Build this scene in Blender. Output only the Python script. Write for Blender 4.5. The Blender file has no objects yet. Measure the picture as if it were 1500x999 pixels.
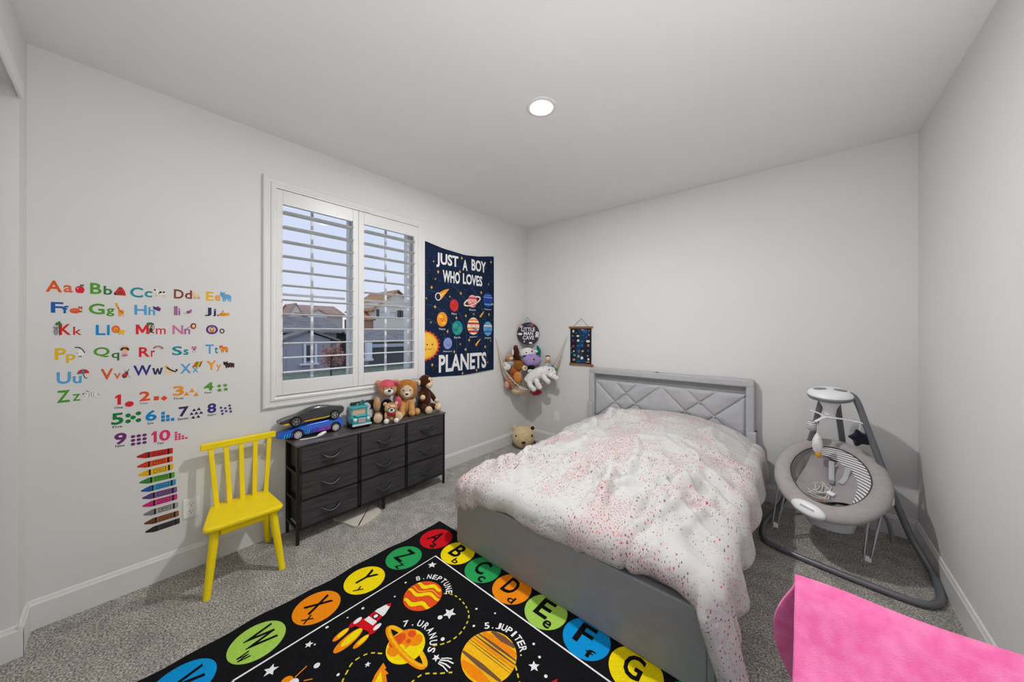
import bpy, bmesh, math, random
from mathutils import Vector, Matrix, noise
PI = math.pi
S = bpy.context.scene
COL = S.collection
random.seed(7)

# ------------------------------------------------------------------ camera
W, D, H = 3.335, 3.768, 2.74            # room: x 0..W, y -D..0, z 0..H
cam = bpy.data.cameras.new('camera'); camo = bpy.data.objects.new('camera', cam); COL.objects.link(camo)
cam.sensor_fit = 'HORIZONTAL'; cam.sensor_width = 36.0
cam.lens = 489.63 / 1500 * 36; cam.shift_y = -0.00953; cam.clip_start = 0.02; cam.clip_end = 300
camo.matrix_world = Matrix.Translation((2.7288, -3.4756, 1.4025)) @ Matrix.Rotation(math.radians(40.66), 4, 'Z') \
    @ Matrix.Rotation(PI / 2, 4, 'X') @ Matrix.Rotation(math.radians(0.09), 4, 'Z')
S.camera = camo

# ------------------------------------------------------------------ sky, lamp strengths, exposure
def lin(c):
    c /= 255.0
    return c / 12.92 if c <= 0.04045 else ((c + 0.055) / 1.055) ** 2.4
def rgb(r, g, b): return (lin(r), lin(g), lin(b), 1.0)
wd = bpy.data.worlds.new('sky'); S.world = wd; wd.use_nodes = True
wn = wd.node_tree.nodes; wl = wd.node_tree.links; wn.clear()
w_out = wn.new('ShaderNodeOutputWorld'); w_bg = wn.new('ShaderNodeBackground'); w_tc = wn.new('ShaderNodeTexCoord')
w_sep = wn.new('ShaderNodeSeparateXYZ'); w_rp = wn.new('ShaderNodeValToRGB')
wl.new(w_tc.outputs['Generated'], w_sep.inputs[0]); wl.new(w_sep.outputs['Z'], w_rp.inputs[0])
wl.new(w_rp.outputs[0], w_bg.inputs[0]); wl.new(w_bg.outputs[0], w_out.inputs[0])
e = w_rp.color_ramp.elements
e[0].position = 0.0; e[0].color = rgb(240, 234, 240)
e[1].position = 0.45; e[1].color = rgb(206, 222, 252)
x = e.new(0.1); x.color = rgb(224, 230, 250)
w_bg.inputs[1].default_value = 0.80
LAMP_POWER = 1300.0       # downlight lens, radiance of its emission
FILL_POWER = 21.0       # added unseen fill light, bounced off the ceiling to brighten the room
fl = bpy.data.lights.new('added_fill_light', 'AREA'); fl.energy = FILL_POWER; fl.shape = 'DISK'; fl.size = 1.0
fl.color = (1.0, 0.99, 0.985)
flo = bpy.data.objects.new('added_fill_light', fl); COL.objects.link(flo)
flo.location = (2.9, -3.2, 0.95); flo.rotation_euler = (PI, 0, 0)      # aims up at the ceiling
S.view_settings.view_transform = 'Standard'; S.view_settings.look = 'None'
S.view_settings.exposure = 0.34; S.view_settings.gamma = 1.0; S.view_settings.use_curve_mapping = False

# ------------------------------------------------------------------ materials
MATS = {}
def mat(name, col, rough=0.6, metal=0.0, var=0.0, vscale=8.0, bump=0.0, bscale=60.0, spec=0.5, sheen=0.0, coat=0.0, emit=None, detail=4.0, bdist=0.01, col2=None, stretch=None):
    if name in MATS: return MATS[name]
    m = bpy.data.materials.new(name); m.use_nodes = True
    n = m.node_tree.nodes; l = m.node_tree.links; b = n['Principled BSDF']
    b.inputs['Base Color'].default_value = col; b.inputs['Roughness'].default_value = rough
    b.inputs['Metallic'].default_value = metal; b.inputs['Specular IOR Level'].default_value = spec
    if sheen: b.inputs['Sheen Weight'].default_value = sheen; b.inputs['Sheen Roughness'].default_value = 0.4
    if coat: b.inputs['Coat Weight'].default_value = coat; b.inputs['Coat Roughness'].default_value = 0.08
    if emit: b.inputs['Emission Color'].default_value = col; b.inputs['Emission Strength'].default_value = emit
    tc = n.new('ShaderNodeTexCoord'); src = tc.outputs['Object']
    if stretch:
        mp = n.new('ShaderNodeMapping'); mp.inputs['Scale'].default_value = stretch; l.new(src, mp.inputs[0]); src = mp.outputs[0]
    if var or col2:
        nz = n.new('ShaderNodeTexNoise'); nz.inputs['Scale'].default_value = vscale; nz.inputs['Detail'].default_value = detail
        l.new(src, nz.inputs['Vector'])
        rp = n.new('ShaderNodeValToRGB'); l.new(nz.outputs['Fac'], rp.inputs[0])
        c2 = col2 or tuple(min(1, c * (1 + var)) for c in col[:3]) + (1,)
        c1 = col if col2 else tuple(c * (1 - var) for c in col[:3]) + (1,)
        rp.color_ramp.elements[0].position = 0.35; rp.color_ramp.elements[0].color = c1
        rp.color_ramp.elements[1].position = 0.65; rp.color_ramp.elements[1].color = c2
        l.new(rp.outputs[0], b.inputs['Base Color'])
    if bump:
        bz = n.new('ShaderNodeTexNoise'); bz.inputs['Scale'].default_value = bscale; bz.inputs['Detail'].default_value = 3
        l.new(src, bz.inputs['Vector'])
        bp = n.new('ShaderNodeBump'); bp.inputs['Strength'].default_value = bump; bp.inputs['Distance'].default_value = bdist
        l.new(bz.outputs['Fac'], bp.inputs['Height']); l.new(bp.outputs[0], b.inputs['Normal'])
    MATS[name] = m
    return m
def plush(name, r, g, b): return mat(name, rgb(r, g, b), 0.95, var=0.12, vscale=40, bump=0.6, bscale=180, spec=0.1, sheen=0.3, bdist=0.006)
def flat(name, r, g, b, rough=0.6): return mat(name, rgb(r, g, b), rough, var=0.05, vscale=12, spec=0.3)

# ------------------------------------------------------------------ mesh builder
class B:
    """collects shapes into one mesh object"""
    def __init__(s): s.v = []; s.f = []; s.bev = False
    def add(s, vs, fs, T=None):
        o = len(s.v)
        s.v += [tuple(T @ Vector(p)) if T else tuple(p) for p in vs]
        s.f += [tuple(i + o for i in f) for f in fs]
        return s
    def bmadd(s, bm, T=None):
        bm.verts.index_update()
        s.add([v.co.copy() for v in bm.verts], [[v.index for v in f.verts] for f in bm.faces], T); bm.free(); return s
    def box(s, x0, x1, y0, y1, z0, z1, bev=0.0, seg=2, T=None):
        if bev <= 0:
            v = [(x, y, z) for x in (x0, x1) for y in (y0, y1) for z in (z0, z1)]
            return s.add(v, [(0, 1, 3, 2), (4, 6, 7, 5), (0, 4, 5, 1), (2, 3, 7, 6), (0, 2, 6, 4), (1, 5, 7, 3)], T)
        s.bev = True
        bm = bmesh.new(); bmesh.ops.create_cube(bm, size=1)
        for v in bm.verts: v.co = Vector(((x0 + x1) / 2 + v.co.x * (x1 - x0), (y0 + y1) / 2 + v.co.y * (y1 - y0), (z0 + z1) / 2 + v.co.z * (z1 - z0)))
        bmesh.ops.bevel(bm, geom=bm.edges[:], offset=bev, segments=seg, affect='EDGES', profile=0.5)
        return s.bmadd(bm, T)
    def tube(s, pts, r, n=10, closed=False, smooth=0, T=None, flat=1.0):
        """sweep a circle; r a number or a list; smooth = subdivisions of a Catmull-Rom curve"""
        P = [Vector(p) for p in pts]; R = list(r) if hasattr(r, '__len__') else [r] * len(P)
        if smooth:
            Q, RR = [], []; m = len(P); segs = m if closed else m - 1
            g = lambda i: P[i % m] if closed else P[max(0, min(m - 1, i))]
            for i in range(segs):
                p0, p1, p2, p3 = g(i - 1), g(i), g(i + 1), g(i + 2)
                for k in range(smooth):
                    t = k / smooth
                    Q.append(0.5 * (2 * p1 + (p2 - p0) * t + (2 * p0 - 5 * p1 + 4 * p2 - p3) * t * t + (3 * p1 - p0 - 3 * p2 + p3) * t ** 3))
                    RR.append(R[i] + (R[(i + 1) % m] - R[i]) * t)
            if not closed: Q.append(P[-1]); RR.append(R[-1])
            P, R = Q, RR
        m = len(P); vs = []; fs = []
        up = None
        for i in range(m):
            a = P[(i - 1) % m] if (closed or i) else P[0]; b = P[(i + 1) % m] if (closed or i < m - 1) else P[-1]
            t = (b - a)
            t = t.normalized() if t.length > 1e-9 else Vector((0, 0, 1))
            if up is None: up = t.orthogonal().normalized() if abs(t.z) > 0.95 else Vector((0, 0, 1))
            u = (up - t * up.dot(t)); u = u.normalized() if u.length > 1e-6 else t.orthogonal().normalized()
            up = u; w = t.cross(u)
            for k in range(n):
                q = 2 * PI * k / n
                vs.append(P[i] + (u * math.sin(q) * flat + w * math.cos(q)) * R[i])
        for i in range(m if closed else m - 1):
            for k in range(n):
                a = i * n + k; b = i * n + (k + 1) % n; c = ((i + 1) % m) * n + (k + 1) % n; d = ((i + 1) % m) * n + k
                fs.append((a, b, c, d))
        if not closed: fs.append(tuple(range(n - 1, -1, -1))); fs.append(tuple(range((m - 1) * n, m * n)))
        return s.add(vs, fs, T)
    def lathe(s, prof, n=24, T=None):
        vs = []; fs = []
        for r, z in prof:
            for k in range(n): vs.append((r * math.cos(2 * PI * k / n), r * math.sin(2 * PI * k / n), z))
        for i in range(len(prof) - 1):
            for k in range(n):
                fs.append((i * n + k, i * n + (k + 1) % n, (i + 1) * n + (k + 1) % n, (i + 1) * n + k))
        if prof[0][0] > 1e-5: fs.append(tuple(range(n - 1, -1, -1)))
        if prof[-1][0] > 1e-5: fs.append(tuple(range((len(prof) - 1) * n, len(prof) * n)))
        return s.add(vs, fs, T)
    def ell(s, c, r, n=16, m=10, T=None, rot=None, fn=None):
        vs = []; fs = []; r = r if hasattr(r, '__len__') else (r, r, r)
        M = Matrix.Translation(c) @ (rot.to_4x4() if rot else Matrix())
        for i in range(m + 1):
            th = PI * i / m
            for k in range(n):
                ph = 2 * PI * k / n
                d = Vector((math.sin(th) * math.cos(ph), math.sin(th) * math.sin(ph), math.cos(th)))
                q = fn(d) if fn else 1.0
                vs.append(M @ Vector((d.x * r[0] * q, d.y * r[1] * q, d.z * r[2] * q)))
        for i in range(m):
            for k in range(n): fs.append((i * n + k, (i + 1) * n + k, (i + 1) * n + (k + 1) % n, i * n + (k + 1) % n))
        return s.add(vs, fs, T)
    def prism(s, poly, d0, d1, T=None):
        """2D polygon (x,y) extruded along z"""
        n = len(poly)
        vs = [(p[0], p[1], d0) for p in poly] + [(p[0], p[1], d1) for p in poly]
        fs = [tuple(range(n - 1, -1, -1)), tuple(range(n, 2 * n))] + [(i, (i + 1) % n, n + (i + 1) % n, n + i) for i in range(n)]
        return s.add(vs, fs, T)
    def grid(s, fn, nu, nv, cu=False, cv=False, T=None):
        vs = [fn(i / (nu if cu else nu), j / (nv if cv else nv)) for i in range(nu if cu else nu + 1) for j in range(nv if cv else nv + 1)]
        NU = nu if cu else nu + 1; NV = nv if cv else nv + 1
        fs = [(i * NV + j, ((i + 1) % NU) * NV + j, ((i + 1) % NU) * NV + (j + 1) % NV, i * NV + (j + 1) % NV) for i in range(nu) for j in range(nv)]
        return s.add(vs, fs, T)
    def done(s, name, material, parent=None, smooth=40, world=True, label=None, kind=None, clean=True):
        me = bpy.data.meshes.new(name); off = Vector((0, 0, 0))
        if parent is not None and world:
            p = parent
            while p.parent: p = p.parent
            off = p.location
        me.from_pydata([(v[0] - off[0], v[1] - off[1], v[2] - off[2]) for v in s.v], [], s.f)
        if clean:
            bm = bmesh.new(); bm.from_mesh(me); bmesh.ops.remove_doubles(bm, verts=bm.verts, dist=1e-6)
            bmesh.ops.recalc_face_normals(bm, faces=bm.faces); bm.to_mesh(me); bm.free()
        if smooth and not s.bev:
            me.polygons.foreach_set('use_smooth', [True] * len(me.polygons)); me.set_sharp_from_angle(angle=math.radians(smooth))
        me.materials.append(material)
        o = bpy.data.objects.new(name, me); COL.objects.link(o)
        if parent is not None: o.parent = parent
        if label: o['label'] = label
        if kind: o['kind'] = kind
        return o
def tag(o, label, cat, group=None):
    o['label'] = label; o['category'] = cat
    if group: o['group'] = group
    return o
def thing(name, label, cat, loc=(0, 0, 0), rotz=0.0, group=None, kind=None):
    o = bpy.data.objects.new(name, None); COL.objects.link(o); o.location = loc; o.rotation_euler = (0, 0, rotz)
    o.empty_display_size = 0.05
    if kind: o['kind'] = kind
    if label: tag(o, label, cat, group)
    return o
def TR(x, y, z): return Matrix.Translation((x, y, z))
def RX(a): return Matrix.Rotation(a, 4, 'X')
def RY(a): return Matrix.Rotation(a, 4, 'Y')
def RZ(a): return Matrix.Rotation(a, 4, 'Z')
def SC(x, y, z): return Matrix.Diagonal((x, y, z, 1))
def align(d, up=(0, 0, 1)):
    """rotation matrix taking +Z to direction d"""
    return Vector(d).to_track_quat('Z', 'Y').to_matrix().to_4x4()

# ------------------------------------------------------------------ lettering: every word is meshed once from the built-in font
WORDS = {}
def prepare_words(words):
    obs = []
    for t, off in words:
        cu = bpy.data.curves.new('word', 'FONT'); cu.body = t; cu.size = 1.0; cu.resolution_u = 3; cu.offset = min(off, 0.006) if t in ('M', '1', '10', 'm', 'w', 'x', 'y', 'z', 'v', 'k') or (t == '8' and off < 0.025) else off; cu.fill_mode = 'FRONT'
        o = bpy.data.objects.new('word', cu); COL.objects.link(o); obs.append((t, off, o))
    dg = bpy.context.evaluated_depsgraph_get(); dg.update()
    for t, off, o in obs:
        me = bpy.data.meshes.new_from_object(o.evaluated_get(dg))
        WORDS[(t, off)] = ([tuple(v.co[:2]) for v in me.vertices], [tuple(p.vertices) for p in me.polygons])
        cu = o.data; bpy.data.objects.remove(o); bpy.data.curves.remove(cu); bpy.data.meshes.remove(me)
def word2d(t, off, x0, x1, y0, y1):
    """verts/faces of a word stretched to a box"""
    vs, fs = WORDS[(t, off)]
    a0 = min(v[0] for v in vs); a1 = max(v[0] for v in vs); b0 = min(v[1] for v in vs); b1 = max(v[1] for v in vs)
    return [(x0 + (v[0] - a0) / (a1 - a0) * (x1 - x0), y0 + (v[1] - b0) / (b1 - b0) * (y1 - y0)) for v in vs], fs
def disc2d(cx, cy, rx, ry=None, n=24, a0=0.0, a1=2 * PI):
    ry = ry or rx
    if a1 - a0 > 2 * PI - 1e-6: return [(cx + rx * math.cos(2 * PI * k / n), cy + ry * math.sin(2 * PI * k / n)) for k in range(n)], [tuple(range(n))]
    return [(cx + rx * math.cos(a0 + (a1 - a0) * k / n), cy + ry * math.sin(a0 + (a1 - a0) * k / n)) for k in range(n + 1)], [tuple(range(n + 1))]
def star2d(cx, cy, rx, ry=None, inner=0.45, n=5, rot=PI / 2):
    ry = ry or rx; p = []
    for k in range(2 * n):
        q = rot + PI * k / n; r = 1 if k % 2 == 0 else inner
        p.append((cx + rx * r * math.cos(q), cy + ry * r * math.sin(q)))
    p.append((cx, cy)); c = 2 * n
    return p, [(k, (k + 1) % (2 * n), c) for k in range(2 * n)]
def poly2d(*p): return list(p), [tuple(range(len(p)))]
def stroke2d(pts, w):
    vs = []; fs = []
    for i, p in enumerate(pts):
        a = pts[max(0, i - 1)]; b = pts[min(len(pts) - 1, i + 1)]; dx, dy = b[0] - a[0], b[1] - a[1]; L = math.hypot(dx, dy) or 1
        vs += [(p[0] - dy / L * w / 2, p[1] + dx / L * w / 2), (p[0] + dy / L * w / 2, p[1] - dx / L * w / 2)]
    for i in range(len(pts) - 1): fs.append((2 * i, 2 * i + 1, 2 * i + 3, 2 * i + 2))
    return vs, fs
def decal(name, shapes, fn, material, parent, label=None, lift=0.0):
    """flat print: 2D shapes mapped onto a surface by fn(u, v, lift)"""
    b = B()
    for q, (vs, fs) in enumerate(shapes): b.add([fn(p[0], p[1], lift + 0.00004 * (q % 6)) for p in vs], fs)
    return b.done(name, material, parent, smooth=0, label=label, clean=False)
# ------------------------------------------------------------------ the room
M_wall = mat('wall_paint', rgb(225, 225, 224), 0.85, var=0.012, vscale=2.0, bump=0.05, bscale=140, spec=0.2, bdist=0.002)
M_ceil = mat('ceiling_paint', rgb(231, 231, 231), 0.9, var=0.01, vscale=2.0, bump=0.06, bscale=120, spec=0.15, bdist=0.002)
M_trim = mat('trim_paint', rgb(228, 228, 227), 0.4, var=0.01, vscale=4.0)
def carpet():
    m = bpy.data.materials.new('carpet'); m.use_nodes = True; n = m.node_tree.nodes; l = m.node_tree.links; b = n['Principled BSDF']
    b.inputs['Roughness'].default_value = 1.0; b.inputs['Specular IOR Level'].default_value = 0.05; b.inputs['Sheen Weight'].default_value = 0.15
    tc = n.new('ShaderNodeTexCoord')
    n1 = n.new('ShaderNodeTexNoise'); n1.inputs['Scale'].default_value = 120; n1.inputs['Detail'].default_value = 4; n1.inputs['Roughness'].default_value = 0.7
    n2 = n.new('ShaderNodeTexNoise'); n2.inputs['Scale'].default_value = 9; n2.inputs['Detail'].default_value = 5; n2.inputs['Distortion'].default_value = 0.8
    n3 = n.new('ShaderNodeTexVoronoi'); n3.inputs['Scale'].default_value = 170
    for q in (n1, n2, n3): l.new(tc.outputs['Object'], q.inputs['Vector'])
    r1 = n.new('ShaderNodeValToRGB'); r1.color_ramp.elements[0].position = 0.38; r1.color_ramp.elements[0].color = rgb(112, 107, 100)
    r1.color_ramp.elements[1].position = 0.63; r1.color_ramp.elements[1].color = rgb(255, 250, 242)
    l.new(n1.outputs['Fac'], r1.inputs[0])
    r2 = n.new('ShaderNodeValToRGB'); r2.color_ramp.elements[0].position = 0.3; r2.color_ramp.elements[0].color = (0.70, 0.70, 0.70, 1)
    r2.color_ramp.elements[1].position = 0.68; r2.color_ramp.elements[1].color = (1.12, 1.12, 1.11, 1)
    l.new(n2.outputs['Fac'], r2.inputs[0])
    mx = n.new('ShaderNodeMixRGB'); mx.blend_type = 'MULTIPLY'; mx.inputs[0].default_value = 1.0
    l.new(r1.outputs[0], mx.inputs[1]); l.new(r2.outputs[0], mx.inputs[2]); l.new(mx.outputs[0], b.inputs['Base Color'])
    ad = n.new('ShaderNodeMath'); ad.operation = 'ADD'; l.new(n1.outputs['Fac'], ad.inputs[0]); l.new(n3.outputs['Distance'], ad.inputs[1])
    bp = n.new('ShaderNodeBump'); bp.inputs['Strength'].default_value = 0.9; bp.inputs['Distance'].default_value = 0.012
    l.new(ad.outputs[0], bp.inputs['Height']); l.new(bp.outputs[0], b.inputs['Normal'])
    return m
M_carpet = carpet()
def struct(name, b, m, smooth=0, parent=None):
    o = b.done(name, m, parent, smooth=smooth); o['kind'] = 'structure'; return o
T_ = 0.14
struct('floor', B().box(-T_, W + T_, -D - 1.4, T_, -0.12, 0.0), M_carpet)
struct('ceiling', B().box(-T_, W + T_, -D - 1.4, T_, H, H + 0.12), M_ceil)
# window opening in the left wall
OY0, OY1, OZ0, OZ1 = -2.795, -1.668, 0.953, 2.379
b = B(); b.box(-T_, 0, -D - 1.4, OY0, 0, H); b.box(-T_, 0, OY1, T_, 0, H); b.box(-T_, 0, OY0, OY1, 0, OZ0); b.box(-T_, 0, OY0, OY1, OZ1, H)
struct('wall_left', b, M_wall)
struct('wall_back', B().box(0, W, 0, T_, 0, H), M_wall)
struct('wall_right', B().box(W, W + T_, -D - 1.4, T_, 0, H), M_wall)
# near wall: a short return, the closet opening, a pier, the doorway the picture is taken from
b = B(); b.box(0, 0.18, -D - 0.1, -D, 0, H); b.box(0.18, 1.95, -D - 0.1, -D, 2.44, H); b.box(1.95, 2.3, -D - 0.1, -D, 0, H)
b.box(2.3, 3.12, -D - 0.1, -D, 2.1, H); b.box(3.12, W, -D - 0.1, -D, 0, H)
struct('wall_front', b, M_wall)
b = B(); b.box(0, 2.2, -D - 0.74, -D - 0.66, 0, H)
struct('wall_closet', b, M_wall)
b = B(); b.box(0.18, 1.95, -D + 0.0, -D + 0.012, 2.40, 2.47, 0.003)
b.box(0.30, 1.95, -D - 0.06, -D - 0.045, 2.32, 2.44)
struct('trim_1', b, M_trim, 40)
def base_prof(h=0.137, t=0.014): return [(0, 0), (t, 0), (t, h - 0.022), (t * 0.75, h - 0.016), (t * 0.5, h - 0.003), (t * 0.3, h), (0, h)]
def baseboard(name, p0, p1, nrm):
    p0 = Vector(p0); p1 = Vector(p1); d = (p1 - p0); L = d.length; d.normalize(); nv = Vector(nrm)
    M = Matrix(((nv.x, 0, d.x, p0.x), (nv.y, 0, d.y, p0.y), (0, 1, 0, 0), (0, 0, 0, 1)))
    return struct(name, B().prism(base_prof(), 0, L, M), M_trim, 0)
baseboard('baseboard_left', (0, -D, 0), (0, 0, 0), (1, 0, 0))
baseboard('baseboard_back', (0, 0, 0), (W, 0, 0), (0, -1, 0))
baseboard('baseboard_right', (W, -D, 0), (W, 0, 0), (-1, 0, 0))
b = B(); b.prism(base_prof(), 0, 0.1935, Matrix(((0, 0, 1, 0), (1, 0, 0, -D), (0, 1, 0, 0), (0, 0, 0, 1))))
b.prism(base_prof(), -0.014, 0.1, Matrix(((1, 0, 0, 0.18), (0, 0, -1, -D), (0, 1, 0, 0), (0, 0, 0, 1))))
struct('baseboard_front', b, M_trim, 0)
# closet sliding door inside the opening
cd = thing('door_1', None, None, (0.30, -D - 0.06, 0), kind='structure')
b = B(); b.box(0.22, 1.1, -D - 0.115, -D - 0.085, 0.02, 2.4, 0.003); b.done('door_panel', M_trim, cd)
b = B(); b.box(0.26, 1.06, -D - 0.086, -D - 0.08, 0.3, 1.1, 0.003); b.box(0.26, 1.06, -D - 0.086, -D - 0.08, 1.25, 2.3, 0.003); b.done('door_moulding', M_trim, cd)

# ------------------------------------------------------------------ window 1: casing, sash, glass
M_vinyl = mat('white_vinyl', rgb(226, 229, 234), 0.4, var=0.01)
win = thing('window_1', None, None, (0, -2.2315, OZ0), kind='structure')
def frame_ring(b, y0, y1, z0, z1, w, x0, x1, bev=0.003):
    b.box(x0, x1, y0, y0 + w, z0, z1, bev); b.box(x0, x1, y1 - w, y1, z0, z1, bev)
    b.box(x0, x1, y0 + w, y1 - w, z1 - w, z1, bev); b.box(x0, x1, y0 + w, y1 - w, z0, z0 + w, bev)
def mitred(b, y0, y1, z0, z1, prof):
    """picture-frame moulding: prof = [(inset from outer edge, x)]"""
    n = len(prof); vs = []
    for (cy, cz, sy, sz) in ((y0, z0, 1, 1), (y1, z0, -1, 1), (y1, z1, -1, -1), (y0, z1, 1, -1)):
        for i, xx in prof: vs.append((xx, cy + sy * i, cz + sz * i))
    fs = []
    for k in range(4):
        for i in range(n - 1): fs.append((k * n + i, k * n + i + 1, ((k + 1) % 4) * n + i + 1, ((k + 1) % 4) * n + i))
    b.add(vs, fs)
b = B(); mitred(b, -2.868, -1.595, 0.878, 2.454, [(0, 0), (0, 0.014), (0.004, 0.020), (0.016, 0.022), (0.020, 0.018), (0.040, 0.020), (0.046, 0.026), (0.060, 0.028), (0.066, 0.024), (0.0745, 0.024), (0.0745, -0.02)])
b.done('casing', M_trim, win, 0)
b = B(); frame_ring(b, OY0 - .001, OY1 + .001, OZ0 - .001, OZ1 + .001, 0.022, -0.05, -0.021); b.done('jamb_liner', M_trim, win)
fr = B(); frame_ring(fr, OY0 - .002, OY1 + .002, OZ0 - .002, OZ1 + .002, 0.062, -0.135, -0.075); fr.box(-0.125, -0.075, -2.268, -2.195, OZ0, OZ1, 0.003)
fro = fr.done('window_frame', M_vinyl, win)
for (y0, y1) in ((OY0, -2.268), (-2.195, OY1)):
    b = B(); yc = (y0 + y1) / 2; b.box(-0.108, -0.098, yc - 0.009, yc + 0.009, OZ0 + 0.05, OZ1 - 0.05); b.done('muntin', M_vinyl, fro)
    b = B(); b.box(-0.107, -0.099, y0 + 0.02, y1 - 0.02, 1.657, 1.675); b.done('muntin', M_vinyl, fro)
def glass():
    m = bpy.data.materials.new('window_glass'); m.use_nodes = True; n = m.node_tree.nodes; l = m.node_tree.links; n.clear()
    o = n.new('ShaderNodeOutputMaterial'); t = n.new('ShaderNodeBsdfTransparent'); g = n.new('ShaderNodeBsdfGlossy'); g.inputs['Roughness'].default_value = 0.02
    fz = n.new('ShaderNodeFresnel'); fz.inputs['IOR'].default_value = 1.04; mx = n.new('ShaderNodeMixShader')
    t.inputs[0].default_value = (0.97, 0.98, 0.98, 1)
    l.new(fz.outputs[0], mx.inputs[0]); l.new(t.outputs[0], mx.inputs[1]); l.new(g.outputs[0], mx.inputs[2]); l.new(mx.outputs[0], o.inputs[0])
    return m
M_glass = glass()
for (y0, y1) in ((OY0 + 0.05, -2.25), (-2.21, OY1 - 0.05)):
    B().box(-0.105, -0.101, y0, y1, OZ0 + 0.05, OZ1 - 0.05).done('glass_pane', M_glass, win, 0)
b = B(); b.box(-0.078, -0.06, -2.24, -2.222, 1.60, 1.70, 0.004); b.done('window_latch', M_vinyl, win)
# ------------------------------------------------------------------ two plantation shutters
M_shut = mat('shutter_white', rgb(226, 226, 225), 0.35, var=0.008, vscale=5)
LZ = [2.2265 - 0.1012 * i for i in range(12)]
def louver_section(n=14):
    return [(0.045 * math.cos(2 * PI * k / n), 0.0055 * math.sin(2 * PI * k / n)) for k in range(n)]
lou_cache = {}
for nm, y0, y1, a0, a1, lab in (('L', -2.793, -2.2325, -2.755, -2.275, 'white plantation shutter panel with twelve open louvers, the one above the toy cars'),
                                ('R', -2.2305, -1.670, -2.186, -1.714, 'white plantation shutter panel with twelve open louvers, beside the planets banner')):
    sh = thing('plantation_shutter', lab, 'shutter', (0.006, (y0 + y1) / 2, 0.957), group='window shutters')
    for (p, q) in ((y0, a0), (a1, y1)): B().box(-0.008, 0.020, p, q, 0.957, 2.376, 0.002).done('stile', M_shut, sh)
    B().box(-0.008, 0.020, a0, a1, 2.279, 2.376, 0.002).done('top_rail', M_shut, sh)
    B().box(-0.008, 0.020, a0, a1, 0.957, 1.056, 0.002).done('bottom_rail', M_shut, sh)
    me = None
    for z in LZ:
        if me is None:
            M = Matrix(((1, 0, 0, 0), (0, 0, 1, 0), (0, 1, 0, 0), (0, 0, 0, 1)))
            o = B().prism(louver_section(), a0 + 0.002, a1 - 0.002, TR(0.006, 0, z) @ RY(math.radians(-1.5)) @ M).done('louver', M_shut, sh, 50)
            me = o.data; z0 = z
        else:
            o = bpy.data.objects.new('louver', me); COL.objects.link(o); o.parent = sh; o.location.z = z - z0
    for hz in (2.25, 1.67, 1.08):
        yh = y0 - 0.001 if nm == 'L' else y1 + 0.001
        B().tube([(0.023, yh, hz - 0.03), (0.023, yh, hz + 0.03)], 0.004, 8).done('hinge', M_shut, sh)
# ------------------------------------------------------------------ recessed downlight
M_lens = mat('lamp_lens', (1.0, 0.985, 0.965, 1), 0.5, emit=LAMP_POWER)
LX, LY = 1.56, -1.85
dl = thing('ceiling_light', 'round recessed ceiling downlight, lit', 'ceiling light', (LX, LY, H - 0.006))
B().lathe([(0.046, -0.003), (0.062, -0.006), (0.066, -0.006), (0.074, -0.007), (0.090, -0.003), (0.092, 0.0), (0.046, 0.0)], 40, TR(LX, LY, H)).done('trim_ring', M_trim, dl, 50)
B().lathe([(0.0001, -0.009), (0.03, -0.0075), (0.048, -0.004)], 32, TR(LX, LY, H)).done('lens', M_lens, dl, 60)
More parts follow.
